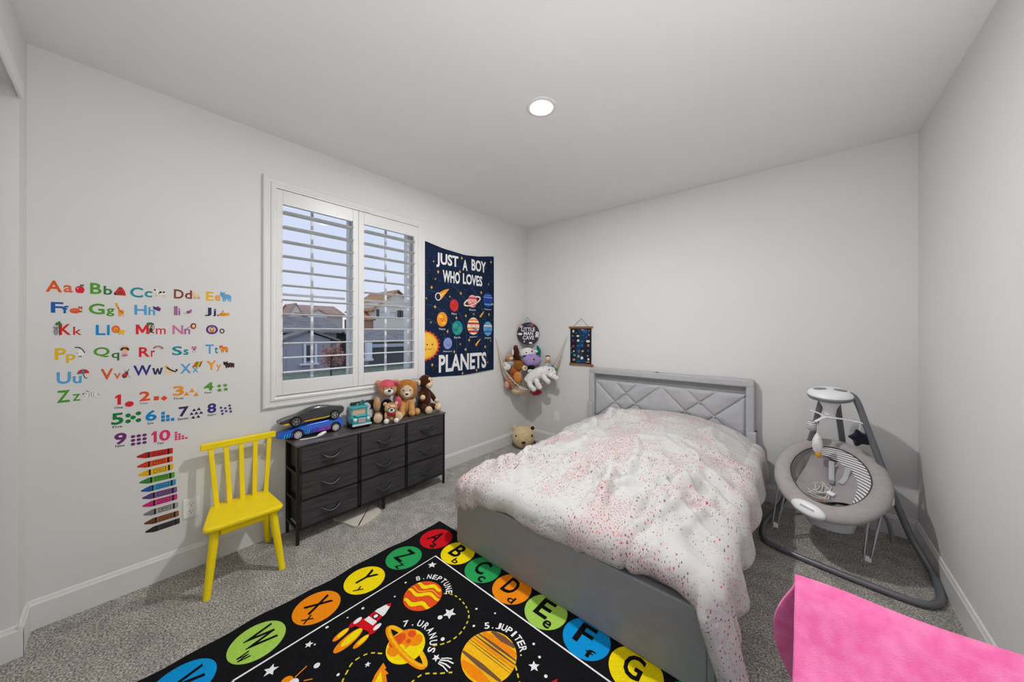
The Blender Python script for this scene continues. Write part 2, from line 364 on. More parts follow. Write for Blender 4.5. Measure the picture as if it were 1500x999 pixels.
# ------------------------------------------------------------------ measured places on the walls (metres)
LETTERS=[
 ('A',[-3.7159,-3.6687,1.5879,1.6438],'orange',[-3.6652,-3.6371,1.5894,1.6264],'coral','apple',[-3.6303,-3.6008,1.588,1.6347]),
 ('B',[-3.5839,-3.5468,1.5893,1.6455],'green',[-3.5408,-3.5119,1.5887,1.6341],'darkgreen','bear',[-3.5063,-3.464,1.589,1.6352]),
 ('C',[-3.4507,-3.4035,1.5823,1.6378],'teal',[-3.3979,-3.3698,1.5865,1.6214],'teal','cow',[-3.367,-3.3085,1.5926,1.6367]),
 ('D',[-3.2844,-3.2441,1.588,1.6412],'brown',[-3.2391,-3.209,1.5901,1.6406],'brown','dog',[-3.2084,-3.1703,1.5918,1.6331]),
 ('E',[-3.1475,-3.1118,1.5861,1.6403],'yellow',[-3.1069,-3.0815,1.5868,1.623],'lorange','elephant',[-3.0816,-3.0205,1.585,1.6474]),
 ('F',[-3.701,-3.6651,1.4881,1.5406],'blue',[-3.6686,-3.6496,1.4869,1.5245],'blue','fox',[-3.6478,-3.6058,1.486,1.5249]),
 ('G',[-3.5885,-3.5368,1.4856,1.541],'green',[-3.5318,-3.5042,1.4771,1.5187],'green','giraffe',[-3.5027,-3.4665,1.4775,1.5508]),
 ('H',[-3.4351,-3.3895,1.4882,1.5424],'lblue',[-3.3838,-3.3583,1.4881,1.5332],'lblue','hat',[-3.368,-3.3345,1.5074,1.5461]),
 ('I',[-3.2843,-3.2689,1.4916,1.5445],'mauve',[-3.2665,-3.2578,1.4913,1.5323],'mauve','iguana',[-3.2459,-3.2063,1.4944,1.5333]),
 ('J',[-3.1541,-3.1221,1.4913,1.5434],'navy',[-3.1172,-3.1005,1.4905,1.5376],'navy','jaguar',[-3.097,-3.0366,1.4891,1.5323]),
 ('K',[-3.676,-3.6419,1.3808,1.4339],'red',[-3.636,-3.6099,1.3805,1.4217],'red','koala',[-3.6963,-3.6685,1.3751,1.448]),
 ('L',[-3.566,-3.5342,1.3792,1.4319],'cyan',[-3.5293,-3.5203,1.379,1.4322],'cyan','lion',[-3.5152,-3.4637,1.3787,1.4312]),
 ('M',[-3.4296,-3.382,1.383,1.4357],'red',[-3.3553,-3.3172,1.3826,1.4157],'red','monkey',[-3.3927,-3.3553,1.3812,1.4513]),
 ('N',[-3.2902,-3.2458,1.3822,1.4345],'pink',[-3.242,-3.2165,1.382,1.4147],'mauve','nest',[-3.2319,-3.1893,1.4104,1.4496]),
 ('O',[-3.1479,-3.0919,1.3805,1.4385],'purple',[-3.0856,-3.0605,1.3849,1.4167],'grey','owl',[-3.1316,-3.1081,1.3906,1.4274]),
 ('P',[-3.6897,-3.6569,1.2601,1.3164],'yellow',[-3.6569,-3.6291,1.2433,1.2856],'yellow','penguin',[-3.6309,-3.5977,1.2706,1.3203]),
 ('Q',[-3.5731,-3.5202,1.2636,1.3171],'green',[-3.5141,-3.4876,1.2451,1.2862],'darkgreen','queen',[-3.485,-3.4525,1.2647,1.3208]),
 ('R',[-3.4186,-3.378,1.2582,1.3119],'red',[-3.374,-3.3591,1.2572,1.2924],'red','rainbow',[-3.3672,-3.3231,1.2864,1.3202]),
 ('S',[-3.2919,-3.25,1.2605,1.3127],'teal',[-3.245,-3.2234,1.2603,1.2938],'teal','sheep',[-3.2151,-3.1852,1.2728,1.3121]),
 ('T',[-3.1491,-3.1114,1.2621,1.319],'lblue',[-3.1079,-3.0918,1.2625,1.3042],'teal','tiger',[-3.0861,-3.0371,1.2672,1.3142]),
 ('U',[-3.6844,-3.6425,1.1417,1.1998],'lblue',[-3.6367,-3.6097,1.1399,1.1759],'lblue','umbrella',[-3.6244,-3.5853,1.1582,1.2111]),
 ('V',[-3.5502,-3.5089,1.1478,1.204],'orange',[-3.5064,-3.4823,1.1471,1.1788],'coral','violin',[-3.4802,-3.4487,1.1463,1.1993]),
 ('W',[-3.4385,-3.3722,1.1565,1.2133],'indigo',[-3.3693,-3.3276,1.1567,1.1947],'navy','walrus',[-3.3217,-3.2698,1.1568,1.205]),
 ('X',[-3.2593,-3.2118,1.1528,1.2092],'lblue',[-3.2066,-3.1804,1.1542,1.1847],'lblue','xylophone',[-3.2092,-3.1591,1.1821,1.2217]),
 ('Y',[-3.1456,-3.0994,1.1624,1.2194],'lorange',[-3.1008,-3.0746,1.15,1.1948],'lorange','yak',[-3.0682,-3.0035,1.1681,1.2118]),
 ('Z',[-3.6843,-3.6447,1.0507,1.1102],'green',[-3.6379,-3.6137,1.0527,1.0864],'green','zebra',[-3.6068,-3.5516,1.0546,1.1004]),
]
NUMBERS=[
 ('1',[-3.5022,-3.4814,1.0108,1.0645],'red','One',[-3.5049,-3.4757,0.9906,1.0019],[('c',-3.4522,1.0086,0.0156,0.015)]),
 ('2',[-3.4169,-3.3762,1.0167,1.069],'orange2','Two',[-3.4145,-3.3854,0.9983,1.0091],[('s',-3.3531,1.0245,0.0101,0.011),('d',-3.3232,1.02,0.0142,0.0149)]),
 ('3',[-3.2879,-3.2427,1.0255,1.0826],'lorange','Three',[-3.2866,-3.2447,1.0037,1.017],[('t',-3.2317,1.0341,0.0118,0.0125),('t',-3.2086,1.0513,0.012,0.0126),('t',-3.1908,1.0255,0.0122,0.0127)]),
 ('4',[-3.1576,-3.1129,1.0386,1.0886],'green','Four',[-3.1524,-3.1189,1.0207,1.0327],[('*',-3.0861,1.0605,0.0147,0.0142),('*',-3.0572,1.0611,0.015,0.0144),('*',-3.0845,1.0338,0.0147,0.0143),('*',-3.0548,1.035,0.015,0.0144)]),
 ('5',[-3.5148,-3.4728,0.9064,0.9679],'dgreen','Five',[-3.5103,-3.4767,0.889,0.902],[('c',-3.4567,0.9478,0.0098,0.0106),('c',-3.4198,0.9524,0.0101,0.0107),('c',-3.4393,0.9339,0.0099,0.0106),('c',-3.4567,0.9162,0.0098,0.0105),('c',-3.4198,0.9149,0.0101,0.0107)]),
 ('6',[-3.3945,-3.3512,0.9019,0.9611],'cyan','Six',[-3.3871,-3.3624,0.8831,0.8959],[('s',-3.327,0.9361,0.0071,0.0084),('s',-3.327,0.9157,0.0071,0.0084),('s',-3.3269,0.8962,0.0071,0.0084),('s',-3.3082,0.9149,0.0071,0.0084),('s',-3.3082,0.8953,0.0071,0.0084),('s',-3.2891,0.8934,0.0073,0.0084)]),
 ('7',[-3.2644,-3.2218,0.9015,0.959],'navy','Seven',[-3.2691,-3.2239,0.882,0.8974],[('t',-3.1993,0.933,0.0092,0.0088),('t',-3.1785,0.9352,0.0094,0.0089),('t',-3.2099,0.9126,0.0091,0.0087),('t',-3.1893,0.9127,0.0093,0.0088),('t',-3.1684,0.9118,0.0094,0.0088),('t',-3.2028,0.8898,0.0093,0.0088),('t',-3.1806,0.8904,0.0094,0.0089)]),
 ('8',[-3.1412,-3.099,0.8989,0.9582],'indigo','Eight',[-3.1389,-3.0997,0.8797,0.8938],[('*',-3.0774,0.9237,0.0101,0.0112),('*',-3.057,0.9171,0.0103,0.0113),('*',-3.0363,0.9301,0.0104,0.0114),('*',-3.0727,0.9035,0.0102,0.0112),('*',-3.0522,0.8977,0.0103,0.0114),('*',-3.0331,0.9109,0.0104,0.0114),('*',-3.0299,0.8916,0.0104,0.0114),('*',-3.0703,0.8846,0.0102,0.0113)]),
 ('9',[-3.5047,-3.4612,0.7998,0.8607],'purple','Nine',[-3.5008,-3.4692,0.7864,0.7986],[('c',-3.4392,0.8302,0.0083,0.008),('c',-3.4185,0.8297,0.0084,0.0081),('c',-3.3974,0.8293,0.0085,0.0081),('c',-3.4392,0.8098,0.0082,0.008),('c',-3.4185,0.8092,0.0084,0.008),('c',-3.3974,0.8085,0.0085,0.0081),('c',-3.4391,0.7894,0.0082,0.008),('c',-3.4184,0.7886,0.0084,0.0081),('c',-3.3974,0.7878,0.0085,0.0081)]),
 ('10',[-3.3717,-3.2976,0.7786,0.8406],'pinkred','Ten',[-3.351,-3.3242,0.7635,0.7755],[('s',-3.275,0.8148,0.0054,0.0052),('s',-3.275,0.8015,0.0053,0.0052),('s',-3.275,0.7883,0.0053,0.0052),('s',-3.275,0.775,0.0053,0.0052),('s',-3.2609,0.8011,0.0055,0.0052),('s',-3.2608,0.7877,0.0054,0.0053),('s',-3.2608,0.7744,0.0054,0.0052),('s',-3.2465,0.7872,0.0055,0.0053),('s',-3.2465,0.7738,0.0055,0.0053),('s',-3.2321,0.7732,0.0055,0.0053)]),
]
CRAYONS=[
 ('red',(-3.4261,0.7166),(-3.2876,0.7149),0.0339),
 ('orange',(-3.4243,0.6626),(-3.2882,0.668),0.034),
 ('yellow',(-3.4212,0.6153),(-3.2855,0.6229),0.034),
 ('green',(-3.4164,0.5734),(-3.2801,0.574),0.034),
 ('blue',(-3.4104,0.5256),(-3.2747,0.5306),0.0341),
 ('purple',(-3.4055,0.4844),(-3.2706,0.4855),0.0341),
 ('pink',(-3.4043,0.4407),(-3.2692,0.4442),0.0342),
 ('grey',(-3.4012,0.3918),(-3.2658,0.3954),0.0342),
 ('brown',(-3.3981,0.3419),(-3.2631,0.3449),0.0343),
 ('black',(-3.3938,0.294),(-3.2589,0.3003),0.0343),
]
TSTARS= [(-1.4916,2.0869),(-1.1359,2.1755),(-0.6866,2.2065),(-1.4699,1.9167),(-1.5141,1.8291),(-1.1625,2.0281),(-0.7281,1.9445),(-0.848,1.8366),(-1.1497,1.8019),(-1.292,1.7556),(-1.4729,1.6419),(-1.0778,1.5671),(-0.962,1.5911),(-0.72,1.5956),(-1.2064,1.542),(-1.5205,1.4881),(-1.3184,1.4002),(-1.0277,1.3056),(-1.1507,1.2649),(-1.077,1.2062),(-1.2298,1.1889),(-0.6895,1.2922),(-0.7801,1.2252),(-1.5021,1.0716),(-0.7384,1.0452),(-0.9155,0.9688),(-1.4374,1.9908),(-1.5746,1.7187),(-0.6654,1.7173),(-1.1167,0.9542)]
POSTER=[('w',0.7061,1.4045,0.0141,0.0179),('b',0.8585,1.4013,0.0296,0.0201),('o',0.8286,1.4201,0.0187,0.0068),('w',0.9101,1.4114,0.0043,0.0093),('g',0.6984,1.3495,0.0125,0.0096),('w',0.7666,1.3481,0.0198,0.0109),('t',0.8325,1.3576,0.012,0.008),('o',0.9087,1.3602,0.0073,0.012),('r',0.7063,1.2912,0.0172,0.011),('w',0.7697,1.2958,0.0184,0.0163),('t',0.8251,1.2868,0.021,0.0067),('w',0.8971,1.2896,0.0248,0.0147),('r',0.7064,1.228,0.0187,0.0151),('t',0.7683,1.2346,0.0229,0.0177),('b',0.8214,1.2395,0.0195,0.0176),('o',0.9008,1.2418,0.0147,0.016),('w',0.7144,1.1679,0.0093,0.0096),('p',0.7799,1.1705,0.0122,0.0163),('y',0.8306,1.1745,0.0194,0.0148),('b',0.8995,1.1819,0.0102,0.0133),('g',0.7238,1.1237,0.017,0.0151),('y',0.7747,1.1125,0.0152,0.0163),('w',0.8202,1.0946,0.018,0.0175),('w',0.8937,1.1218,0.0132,0.008),('o',0.7145,1.0698,0.0218,0.0151),('w',0.9033,1.0824,0.0132,0.0146),('o',0.896,1.052,0.0263,0.0067),('p',0.6854,1.1529,0.0094,0.0138),('g',0.679,1.2044,0.0079,0.0097),('b',0.8772,1.3346,0.0147,0.0094),('p',0.745,1.3807,0.0154,0.0054),('t',0.7763,1.0515,0.0304,0.0068),]
# ------------------------------------------------------------------ lettering needed below
SM = 0.008; MD = 0.022; BD = 0.03
WL = [(l[0], MD) for l in LETTERS] + [(l[0].lower(), MD) for l in LETTERS] + [(n[0], BD) for n in NUMBERS] + [(n[3], SM) for n in NUMBERS]
WL += [(c[0], SM) for c in CRAYONS]
WL += [(t, BD) for t in ('JUST', 'A', 'BOY', 'WHO', 'LOVES', 'PLANETS')] + [(t, 0.02) for t in ('LITTLE', 'MAN', 'CAVE')]
WL += [(t, 0.0) for t in ('Mars', 'Saturn', 'Neptune', 'Venus', 'Earth', 'Jupiter', 'Uranus', 'Mercury')]
WL += [(ch, MD) for ch in 'ABCDEFGHVWXYZabcdefghvwxyz'] + [(ch, 0.02) for ch in set('8.NEPTUNE7.URANUS5.JUPITER')]
WL += [('0', BD)]
prepare_words(list(dict.fromkeys(WL)))
# a few heavy glyphs drawn by hand
G_M = [(0, 0), (0, 1), (.24, 1), (.5, .46), (.76, 1), (1, 1), (1, 0), (.79, 0), (.79, .60), (.57, .14), (.43, .14), (.21, .60), (.21, 0)]
G_1 = [(.40, 0), (.40, .72), (0, .62), (0, .81), (.52, 1), (1, 1), (1, 0)]
G_w = [(0, 1), (.21, 1), (.31, .36), (.42, .92), (.58, .92), (.69, .36), (.79, 1), (1, 1), (.80, 0), (.60, 0), (.5, .50), (.40, 0), (.20, 0)]
for t_, g_ in (('M', G_M), ('1', G_1), ('w', G_w)):
    for k_ in [k for k in WORDS if k[0] == t_]: WORDS[k_] = (g_[::-1], [tuple(range(len(g_)))])
v0, f0 = word2d('0', BD, .40, 1.0, 0, 1)
WORDS[('10', BD)] = ([(p[0] * .28, p[1]) for p in G_1[::-1]] + v0, [tuple(range(len(G_1)))] + [tuple(i + len(G_1) for i in f) for f in f0])

SC_ = {'orange': (226, 92, 30), 'coral': (232, 104, 62), 'green': (84, 158, 46), 'darkgreen': (56, 122, 62), 'teal': (14, 146, 160), 'brown': (140, 62, 42),
       'yellow': (236, 186, 20), 'lorange': (244, 156, 28), 'blue': (20, 92, 176), 'lblue': (84, 168, 220), 'mauve': (168, 104, 156), 'navy': (48, 46, 100),
       'red': (220, 36, 44), 'cyan': (0, 142, 208), 'pink': (214, 116, 160), 'purple': (112, 44, 124), 'grey': (78, 74, 88), 'indigo': (52, 52, 134),
       'orange2': (238, 78, 30), 'dgreen': (10, 130, 58), 'pinkred': (228, 56, 112), 'black': (34, 32, 36), 'white': (240, 238, 232), 'cream': (238, 210, 160),
       'tan': (206, 150, 92), 'dbrown': (74, 46, 32), 'lgrey': (150, 150, 154), 'skin': (240, 190, 150), 'lpink': (240, 160, 176)}
def ink(k): return flat('ink_' + k, *SC_[k])
def onleft(y, z, l=0.0): return (0.0009 + l, y, z)
def decal_multi(name, items, fn, parent, label=None):
    """one print of several inks: items = [(ink, shapes)], later items lie above earlier ones"""
    b = B(); mats = []; idx = []
    for k, (c, shapes) in enumerate(items):
        if c not in mats: mats.append(c)
        for q, (vs, fs) in enumerate(shapes):
            b.add([fn(p[0], p[1], 0.00030 * (k + 1) + 0.00005 * (q % 6)) for p in vs], fs); idx += [mats.index(c)] * len(fs)
    o = b.done(name, ink(mats[0]) if isinstance(mats[0], str) else mats[0], parent, smooth=0, label=label, clean=False)
    for c in mats[1:]: o.data.materials.append(ink(c) if isinstance(c, str) else c)
    o.data.polygons.foreach_set('material_index', idx)
    return o
def d_(x, y, rx, ry=None): return disc2d(x, y, rx, ry, 14)
def beast(body, head, leg, extra=()):
    return [(leg, [poly2d((.2, 0), (.28, 0), (.3, .45), (.18, .45)), poly2d((.36, 0), (.43, 0), (.45, .4), (.34, .4)), poly2d((.62, 0), (.69, 0), (.72, .4), (.6, .4)), poly2d((.76, 0), (.84, 0), (.86, .45), (.74, .45))]),
            (body, [d_(.52, .5, .36, .26)]), (head, [d_(.2, .66, .17, .24), d_(.08, .86, .06, .1), d_(.3, .88, .06, .1)]), ('black', [d_(.15, .7, .025, .035), d_(.25, .7, .025, .035)])] + list(extra)
PICS = {
 'apple': [('red', [d_(.36, .4, .34, .38), d_(.64, .4, .34, .38)]), ('dbrown', [stroke2d([(.5, .7), (.6, .98)], .08)]), ('darkgreen', [d_(.76, .88, .2, .09)]), ('lpink', [d_(.28, .52, .08, .1)])],
 'bear': [('red', [poly2d((.02, .0), (.98, 0), (.9, .5), (.65, .95), (.4, .95), (.15, .5))]), ('brown', [d_(.5, .8, .16, .18), d_(.12, .2, .12, .2), d_(.5, .3, .2, .2)]), ('black', [d_(.1, .1, .08, .1)])],
 'cow': beast('white', 'white', 'cream', [('black', [d_(.5, .6, .09, .13), d_(.72, .62, .09, .1), d_(.4, .45, .05, .08), d_(.13, .85, .07, .1)]), ('cream', [d_(.2, .5, .1, .08)])]),
 'dog': beast('cream', 'cream', 'tan'), 'elephant': beast('lblue', 'lblue', 'lblue', [('lblue', [stroke2d([(.1, .55), (.02, .7), (.06, .95), (.14, .97)], .07)]), ('lgrey', [d_(.32, .66, .09, .18)])]),
 'fox': [('orange', [d_(.42, .38, .4, .34), d_(.8, .65, .15, .2)]), ('coral', [d_(.35, .45, .22, .18)]), ('dbrown', [d_(.84, .3, .1, .07), d_(.7, .88, .05, .08), d_(.88, .88, .05, .08)]), ('white', [d_(.8, .55, .08, .08)])],
 'giraffe': [('lorange', [stroke2d([(.1, .88), (.3, .62), (.45, .38)], .16), d_(.58, .32, .28, .18), stroke2d([(.4, .3), (.36, 0)], .08), stroke2d([(.55, .3), (.54, 0)], .08), stroke2d([(.75, .3), (.8, 0)], .08)]), ('yellow', [d_(.12, .9, .14, .08)]), ('brown', [d_(.3, .6, .05, .05), d_(.55, .36, .06, .05), d_(.7, .3, .06, .05), d_(.4, .44, .05, .05)])],
 'hat': [('indigo', [d_(.5, .5, .46, .2)]), ('purple', [poly2d((.3, .3), (.85, .1), (.95, .5), (.6, .85), (.35, .6))]), ('navy', [stroke2d([(.05, .8), (.35, .55), (.75, .15)], .14)])],
 'iguana': [('mauve', [d_(.58, .45, .3, .2), d_(.8, .72, .16, .16)]), ('tan', [stroke2d([(.02, .3), (.25, .22), (.6, .2)], .1)]), ('purple', [d_(.55, .5, .14, .12)])],
 'jaguar': [('lorange', [d_(.5, .35, .36, .26), d_(.86, .4, .14, .22)]), ('black', [d_(.08, .2, .08, .1), d_(.4, .45, .04, .06), d_(.55, .38, .04, .06), d_(.66, .45, .03, .05), stroke2d([(.42, .6), (.5, .95)], .05)]), ('coral', [d_(.3, .3, .1, .1)])],
 'koala': [('dbrown', [stroke2d([(.75, .05), (.7, .75)], .12)]), ('darkgreen', [d_(.62, .85, .3, .09), d_(.8, .78, .2, .07), d_(.45, .78, .2, .07), d_(.7, .95, .1, .06)]), ('lgrey', [d_(.36, .3, .26, .24), d_(.38, .52, .22, .13), d_(.16, .6, .09, .07), d_(.6, .6, .09, .07)]), ('black', [d_(.4, .5, .05, .05)])],
 'lion': [('yellow', [d_(.62, .35, .3, .2), stroke2d([(.55, .3), (.55, .02)], .07), stroke2d([(.78, .3), (.8, .02)], .07), stroke2d([(.9, .4), (1, .55)], .04)]), ('coral', [d_(.3, .6, .28, .38)]), ('lorange', [d_(.3, .58, .16, .22)]), ('dbrown', [d_(.3, .52, .04, .05)])],
 'monkey': [('darkgreen', [d_(.4, .88, .36, .08), d_(.25, .78, .2, .07), d_(.65, .8, .2, .07)]), ('dbrown', [d_(.5, .35, .18, .2), d_(.55, .6, .14, .12), stroke2d([(.3, .1), (.45, .3), (.8, .1)], .1), stroke2d([(.6, .3), (.85, .45), (.8, .7)], .06)]), ('tan', [d_(.55, .58, .08, .07)])],
 'nest': [('brown', [d_(.68, .5, .3, .46), stroke2d([(.0, .15), (.25, .35), (.5, .45)], .08)]), ('cream', [d_(.7, .5, .15, .24)]), ('dbrown', [stroke2d([(.5, .9), (.62, .75)], .05), stroke2d([(.95, .9), (.85, .75)], .05)])],
 'owl': [('brown', [d_(.5, .5, .45, .48)]), ('lorange', [d_(.5, .42, .28, .3)]), ('white', [d_(.34, .66, .13, .12), d_(.66, .66, .13, .12)])],
 'penguin': [('white', [d_(.5, .4, .36, .38)]), ('black', [stroke2d([(.0, .98), (.4, .95), (.7, .75), (.92, .4)], .1), d_(.5, .06, .2, .05), stroke2d([(.2, .45), (.3, .3)], .05)]), ('grey', [d_(.4, .95, .14, .06)])],
 'queen': [('skin', [d_(.5, .5, .26, .24)]), ('dbrown', [d_(.5, .74, .44, .16), d_(.12, .66, .1, .12), d_(.88, .66, .1, .12)]), ('skin', [d_(.5, .55, .24, .16)]), ('lorange', [poly2d((.3, .85), (.7, .85), (.75, 1), (.5, .93), (.25, 1))]), ('lpink', [d_(.5, .16, .36, .16)]), ('mauve', [d_(.5, .1, .3, .08)])],
 'rainbow': [('brown', [stroke2d([(.04, .55), (.25, .85), (.55, .92), (.8, .7), (.92, .4)], .1)]), ('lorange', [stroke2d([(.1, .5), (.28, .74), (.55, .8), (.76, .6), (.86, .36)], .08)]), ('lblue', [stroke2d([(.16, .46), (.3, .64), (.55, .68), (.7, .5), (.78, .32)], .07)])],
 'sheep': [('lpink', [d_(.5, .65, .4, .28)]), ('mauve', [d_(.3, .8, .16, .12), d_(.75, .8, .16, .12)]), ('grey', [d_(.55, .5, .13, .17), stroke2d([(.35, .3), (.35, .02)], .06), stroke2d([(.7, .3), (.7, .02)], .06)])],
 'tiger': beast('lorange', 'orange', 'orange', [('brown', [stroke2d([(.42, .75), (.44, .5)], .04), stroke2d([(.55, .76), (.57, .5)], .04), stroke2d([(.68, .74), (.7, .5)], .04)]), ('cream', [d_(.2, .56, .09, .08)])]),
 'umbrella': [('red', [disc2d(.5, .5, .5, .46, 12, .1, PI)]), ('teal', [poly2d((.3, .52), (.55, .5), (.55, .95), (.45, .95)), poly2d((.0, .5), (.15, .5), (.2, .8))]), ('dbrown', [stroke2d([(.5, .5), (.62, .15), (.75, .05), (.82, .15)], .07)])],
 'violin': [('brown', [d_(.35, .3, .3, .25), d_(.55, .52, .22, .2)]), ('red', [d_(.42, .4, .16, .16)]), ('dbrown', [stroke2d([(.5, .5), (.86, .95)], .09), stroke2d([(.3, .95), (.98, .05)], .035)])],
 'walrus': [('cream', [d_(.35, .3, .32, .28)]), ('dbrown', [stroke2d([(.15, .85), (.35, .55), (.6, .35), (.85, .2), (.96, .35), (.9, .5)], .16)]), ('yellow', [d_(.12, .88, .12, .12)])],
 'xylophone': [('orange', [poly2d((.0, .1), (.22, .1), (.5, .9), (.34, .9))]), ('green', [poly2d((.22, .1), (.42, .1), (.64, .9), (.5, .9))]), ('yellow', [poly2d((.42, .1), (.6, .1), (.8, .9), (.64, .9))]), ('brown', [poly2d((.6, .1), (.72, .1), (.92, .9), (.8, .9)), d_(.96, .95, .04, .06)])],
 'yak': beast('dbrown', 'black', 'black', [('dbrown', [d_(.5, .3, .3, .2)])]),
 'zebra': [('white', [d_(.5, .5, .34, .22), d_(.18, .72, .16, .2), stroke2d([(.3, .4), (.1, .1)], .07), stroke2d([(.7, .4), (.88, .1)], .07), stroke2d([(.4, .35), (.45, .05)], .06)]), ('lgrey', [stroke2d([(.38, .7), (.36, .32)], .05), stroke2d([(.5, .72), (.5, .3)], .05), stroke2d([(.62, .7), (.64, .32)], .05), stroke2d([(.1, .85), (.26, .6)], .05), stroke2d([(.84, .5), (.98, .4)], .04)]), ('black', [d_(.05, .66, .05, .06), stroke2d([(.2, .95), (.34, .8)], .06)])]}
PLAIN = {'coral': 'orange', 'darkgreen': 'green', 'lblue': 'light blue', 'lorange': 'light orange', 'orange2': 'red-orange', 'dgreen': 'green', 'pinkred': 'pink', 'cyan': 'bright blue', 'indigo': 'dark blue', 'navy': 'navy'}
PHRASE = {'apple': 'red apple', 'bear': 'red-brown heap', 'cow': 'spotted cow', 'dog': 'pale dog', 'elephant': 'blue elephant', 'fox': 'orange fox', 'giraffe': 'giraffe', 'hat': 'purple hat', 'iguana': 'mauve creature', 'jaguar': 'spotted cat',
          'koala': 'grey koala and leaves', 'lion': 'lion', 'monkey': 'monkey and palm', 'nest': 'brown ring', 'owl': 'owl inside the O', 'penguin': 'black and white bird', 'queen': 'crowned face', 'rainbow': 'small rainbow', 'sheep': 'tiny pink animal', 'tiger': 'orange tiger',
          'umbrella': 'red umbrella', 'violin': 'violin', 'walrus': 'brown animal', 'xylophone': 'striped xylophone', 'yak': 'dark shaggy animal', 'zebra': 'grey zebra'}
for ch, cb, cc, sb, sc, pn, pb in LETTERS:
    st = thing('letter_sticker', '%s letter %s%s wall sticker with %s' % (PLAIN.get(cc, cc), ch, ch.lower(), PHRASE[pn]), 'wall sticker', (0.0005, (cb[0] + sb[1]) / 2, cb[2]), group='alphabet stickers on the wall')
    decal('capital_letter', [word2d(ch, MD, *cb)], onleft, ink(cc), st)
    decal('small_letter', [word2d(ch.lower(), MD, *sb)], onleft, ink(sc), st)
    pf = lambda u, v, l, pb=pb: (0.0010 + l, pb[0] + u * (pb[1] - pb[0]), pb[2] + v * (pb[3] - pb[2]))
    decal_multi('picture', PICS[pn], pf, st)
for n, bx, c, w, wb, sh in NUMBERS:
    kinds = {'c': 'dots', 's': 'squares', 'd': 'squares', 't': 'triangles', '*': 'stars'}[sh[0][0]]
    if n == '1': kinds = 'dot'
    st = thing('number_sticker', '%s number %s wall sticker with %s %s' % (PLAIN.get(c, c), n, w.lower(), kinds), 'wall sticker', (0.0005, (bx[0] + bx[1]) / 2, bx[2]), group='number stickers on the wall')
    decal('numeral', [word2d(n, BD, *bx)], onleft, ink(c), st)
    decal('number_word', [word2d(w, SM, *wb)], onleft, ink('black'), st)
    for k, y, z, ry, rz in sh:
        s2 = disc2d(y, z, ry, rz, 18) if k == 'c' else star2d(y, z, ry, rz) if k == '*' else poly2d((y - ry, z - rz), (y + ry, z - rz), (y + ry, z + rz), (y - ry, z + rz)) if k == 's' \
            else poly2d((y - ry, z), (y, z - rz), (y + ry, z), (y, z + rz)) if k == 'd' else poly2d((y - ry, z - rz), (y + ry, z - rz), (y, z + rz))
        decal({'c': 'dot', 's': 'square', 'd': 'square', 't': 'triangle', '*': 'star'}[k], [s2], onleft, ink(c), st)
CR = {'red': ((214, 40, 40), (182, 30, 34)), 'orange': ((232, 86, 30), (204, 62, 26)), 'yellow': ((244, 196, 20), (236, 176, 10)), 'green': ((92, 170, 50), (54, 136, 50)), 'blue': ((60, 156, 208), (24, 88, 168)),
      'purple': ((128, 92, 150), (96, 66, 128)), 'pink': ((216, 62, 140), (206, 40, 124)), 'grey': ((168, 168, 168), (128, 128, 130)), 'brown': ((150, 92, 50), (112, 62, 34)), 'black': ((70, 68, 70), (46, 46, 50))}
for c, a, e2, h in CRAYONS:
    st = thing('crayon_sticker', '%s crayon wall sticker in the stack of ten crayons' % c, 'wall sticker', (0.0005, (a[0] + e2[0]) / 2, (a[1] + e2[1]) / 2), group='crayon stickers on the wall')
    L = e2[0] - a[0]; sl = (e2[1] - a[1]) / L; hh = h / 2
    cf = lambda u, v, l, a=a, sl=sl, L=L, hh=hh: (0.0009 + l, a[0] + u * L, a[1] + u * L * sl + v * hh)
    body = flat('crayon_' + c, *CR[c][0]); tip = flat('crayon_tip_' + c, *CR[c][1])
    decal_multi('crayon_body', [(tip, [poly2d((0, -.22), (.04, -.35), (.24, -.95), (.28, -.95), (.28, .95), (.24, .95), (.04, .35), (0, .22))]), (body, [poly2d((.28, -.95), (.98, -.95), (1, -.7), (1, .7), (.98, .95), (.28, .95))])], cf, st)
    for k in (.29, .84): decal('black_band', [poly2d((k, -.95), (k + .06, -.95), (k + .06, .95), (k, .95))], cf, ink('black'), st, lift=.0009)
    decal('label_outline', [([(.43, -.68), (.78, -.68), (.78, .68), (.43, .68), (.447, -.56), (.763, -.56), (.763, .56), (.447, .56)], [(0, 1, 5, 4), (1, 2, 6, 5), (2, 3, 7, 6), (3, 0, 4, 7)])], cf, ink('black'), st, lift=.0009)
    decal('colour_word', [word2d(c, SM, .49, .73, -.32, .36)], cf, ink('black'), st, lift=.0009)

# ------------------------------------------------------------------ planets banner
TOPZ = [(-1.60, 2.268), (-1.369, 2.232), (-1.092, 2.215), (-0.897, 2.233), (-0.64, 2.280)]
def interp(t, x):
    for (a, va), (c, vc) in zip(t, t[1:]):
        if x <= c: return va + (vc - va) * max(0, (x - a) / (c - a))
    return t[-1][1]
def tapx(y, z): return 0.010 + 0.004 * math.sin(6.5 * y + 1.2 * z) + 0.003 * math.sin(3.1 * z + 2)
def ontap(y, z, l=0.0): return (tapx(y, z) + 0.0012 + l, y, z)
tp = thing('planets_banner', 'dark blue cloth banner reading JUST A BOY WHO LOVES PLANETS', 'banner', (0.01, -1.11, 0.95))
M_cloth = mat('banner_cloth', rgb(22, 40, 72), 0.85, var=0.25, vscale=9, bump=0.15, bscale=300, spec=0.2, bdist=0.002, col2=rgb(16, 30, 52))
def tapgrid(u, v):
    y = -1.60 + u * 0.962; zb = 0.953 - 0.012 * math.sin(PI * u) + 0.004 * math.sin(9 * u); zt = interp(TOPZ, y)
    z = zb + v * (zt - zb); return (tapx(y, z), y, z)
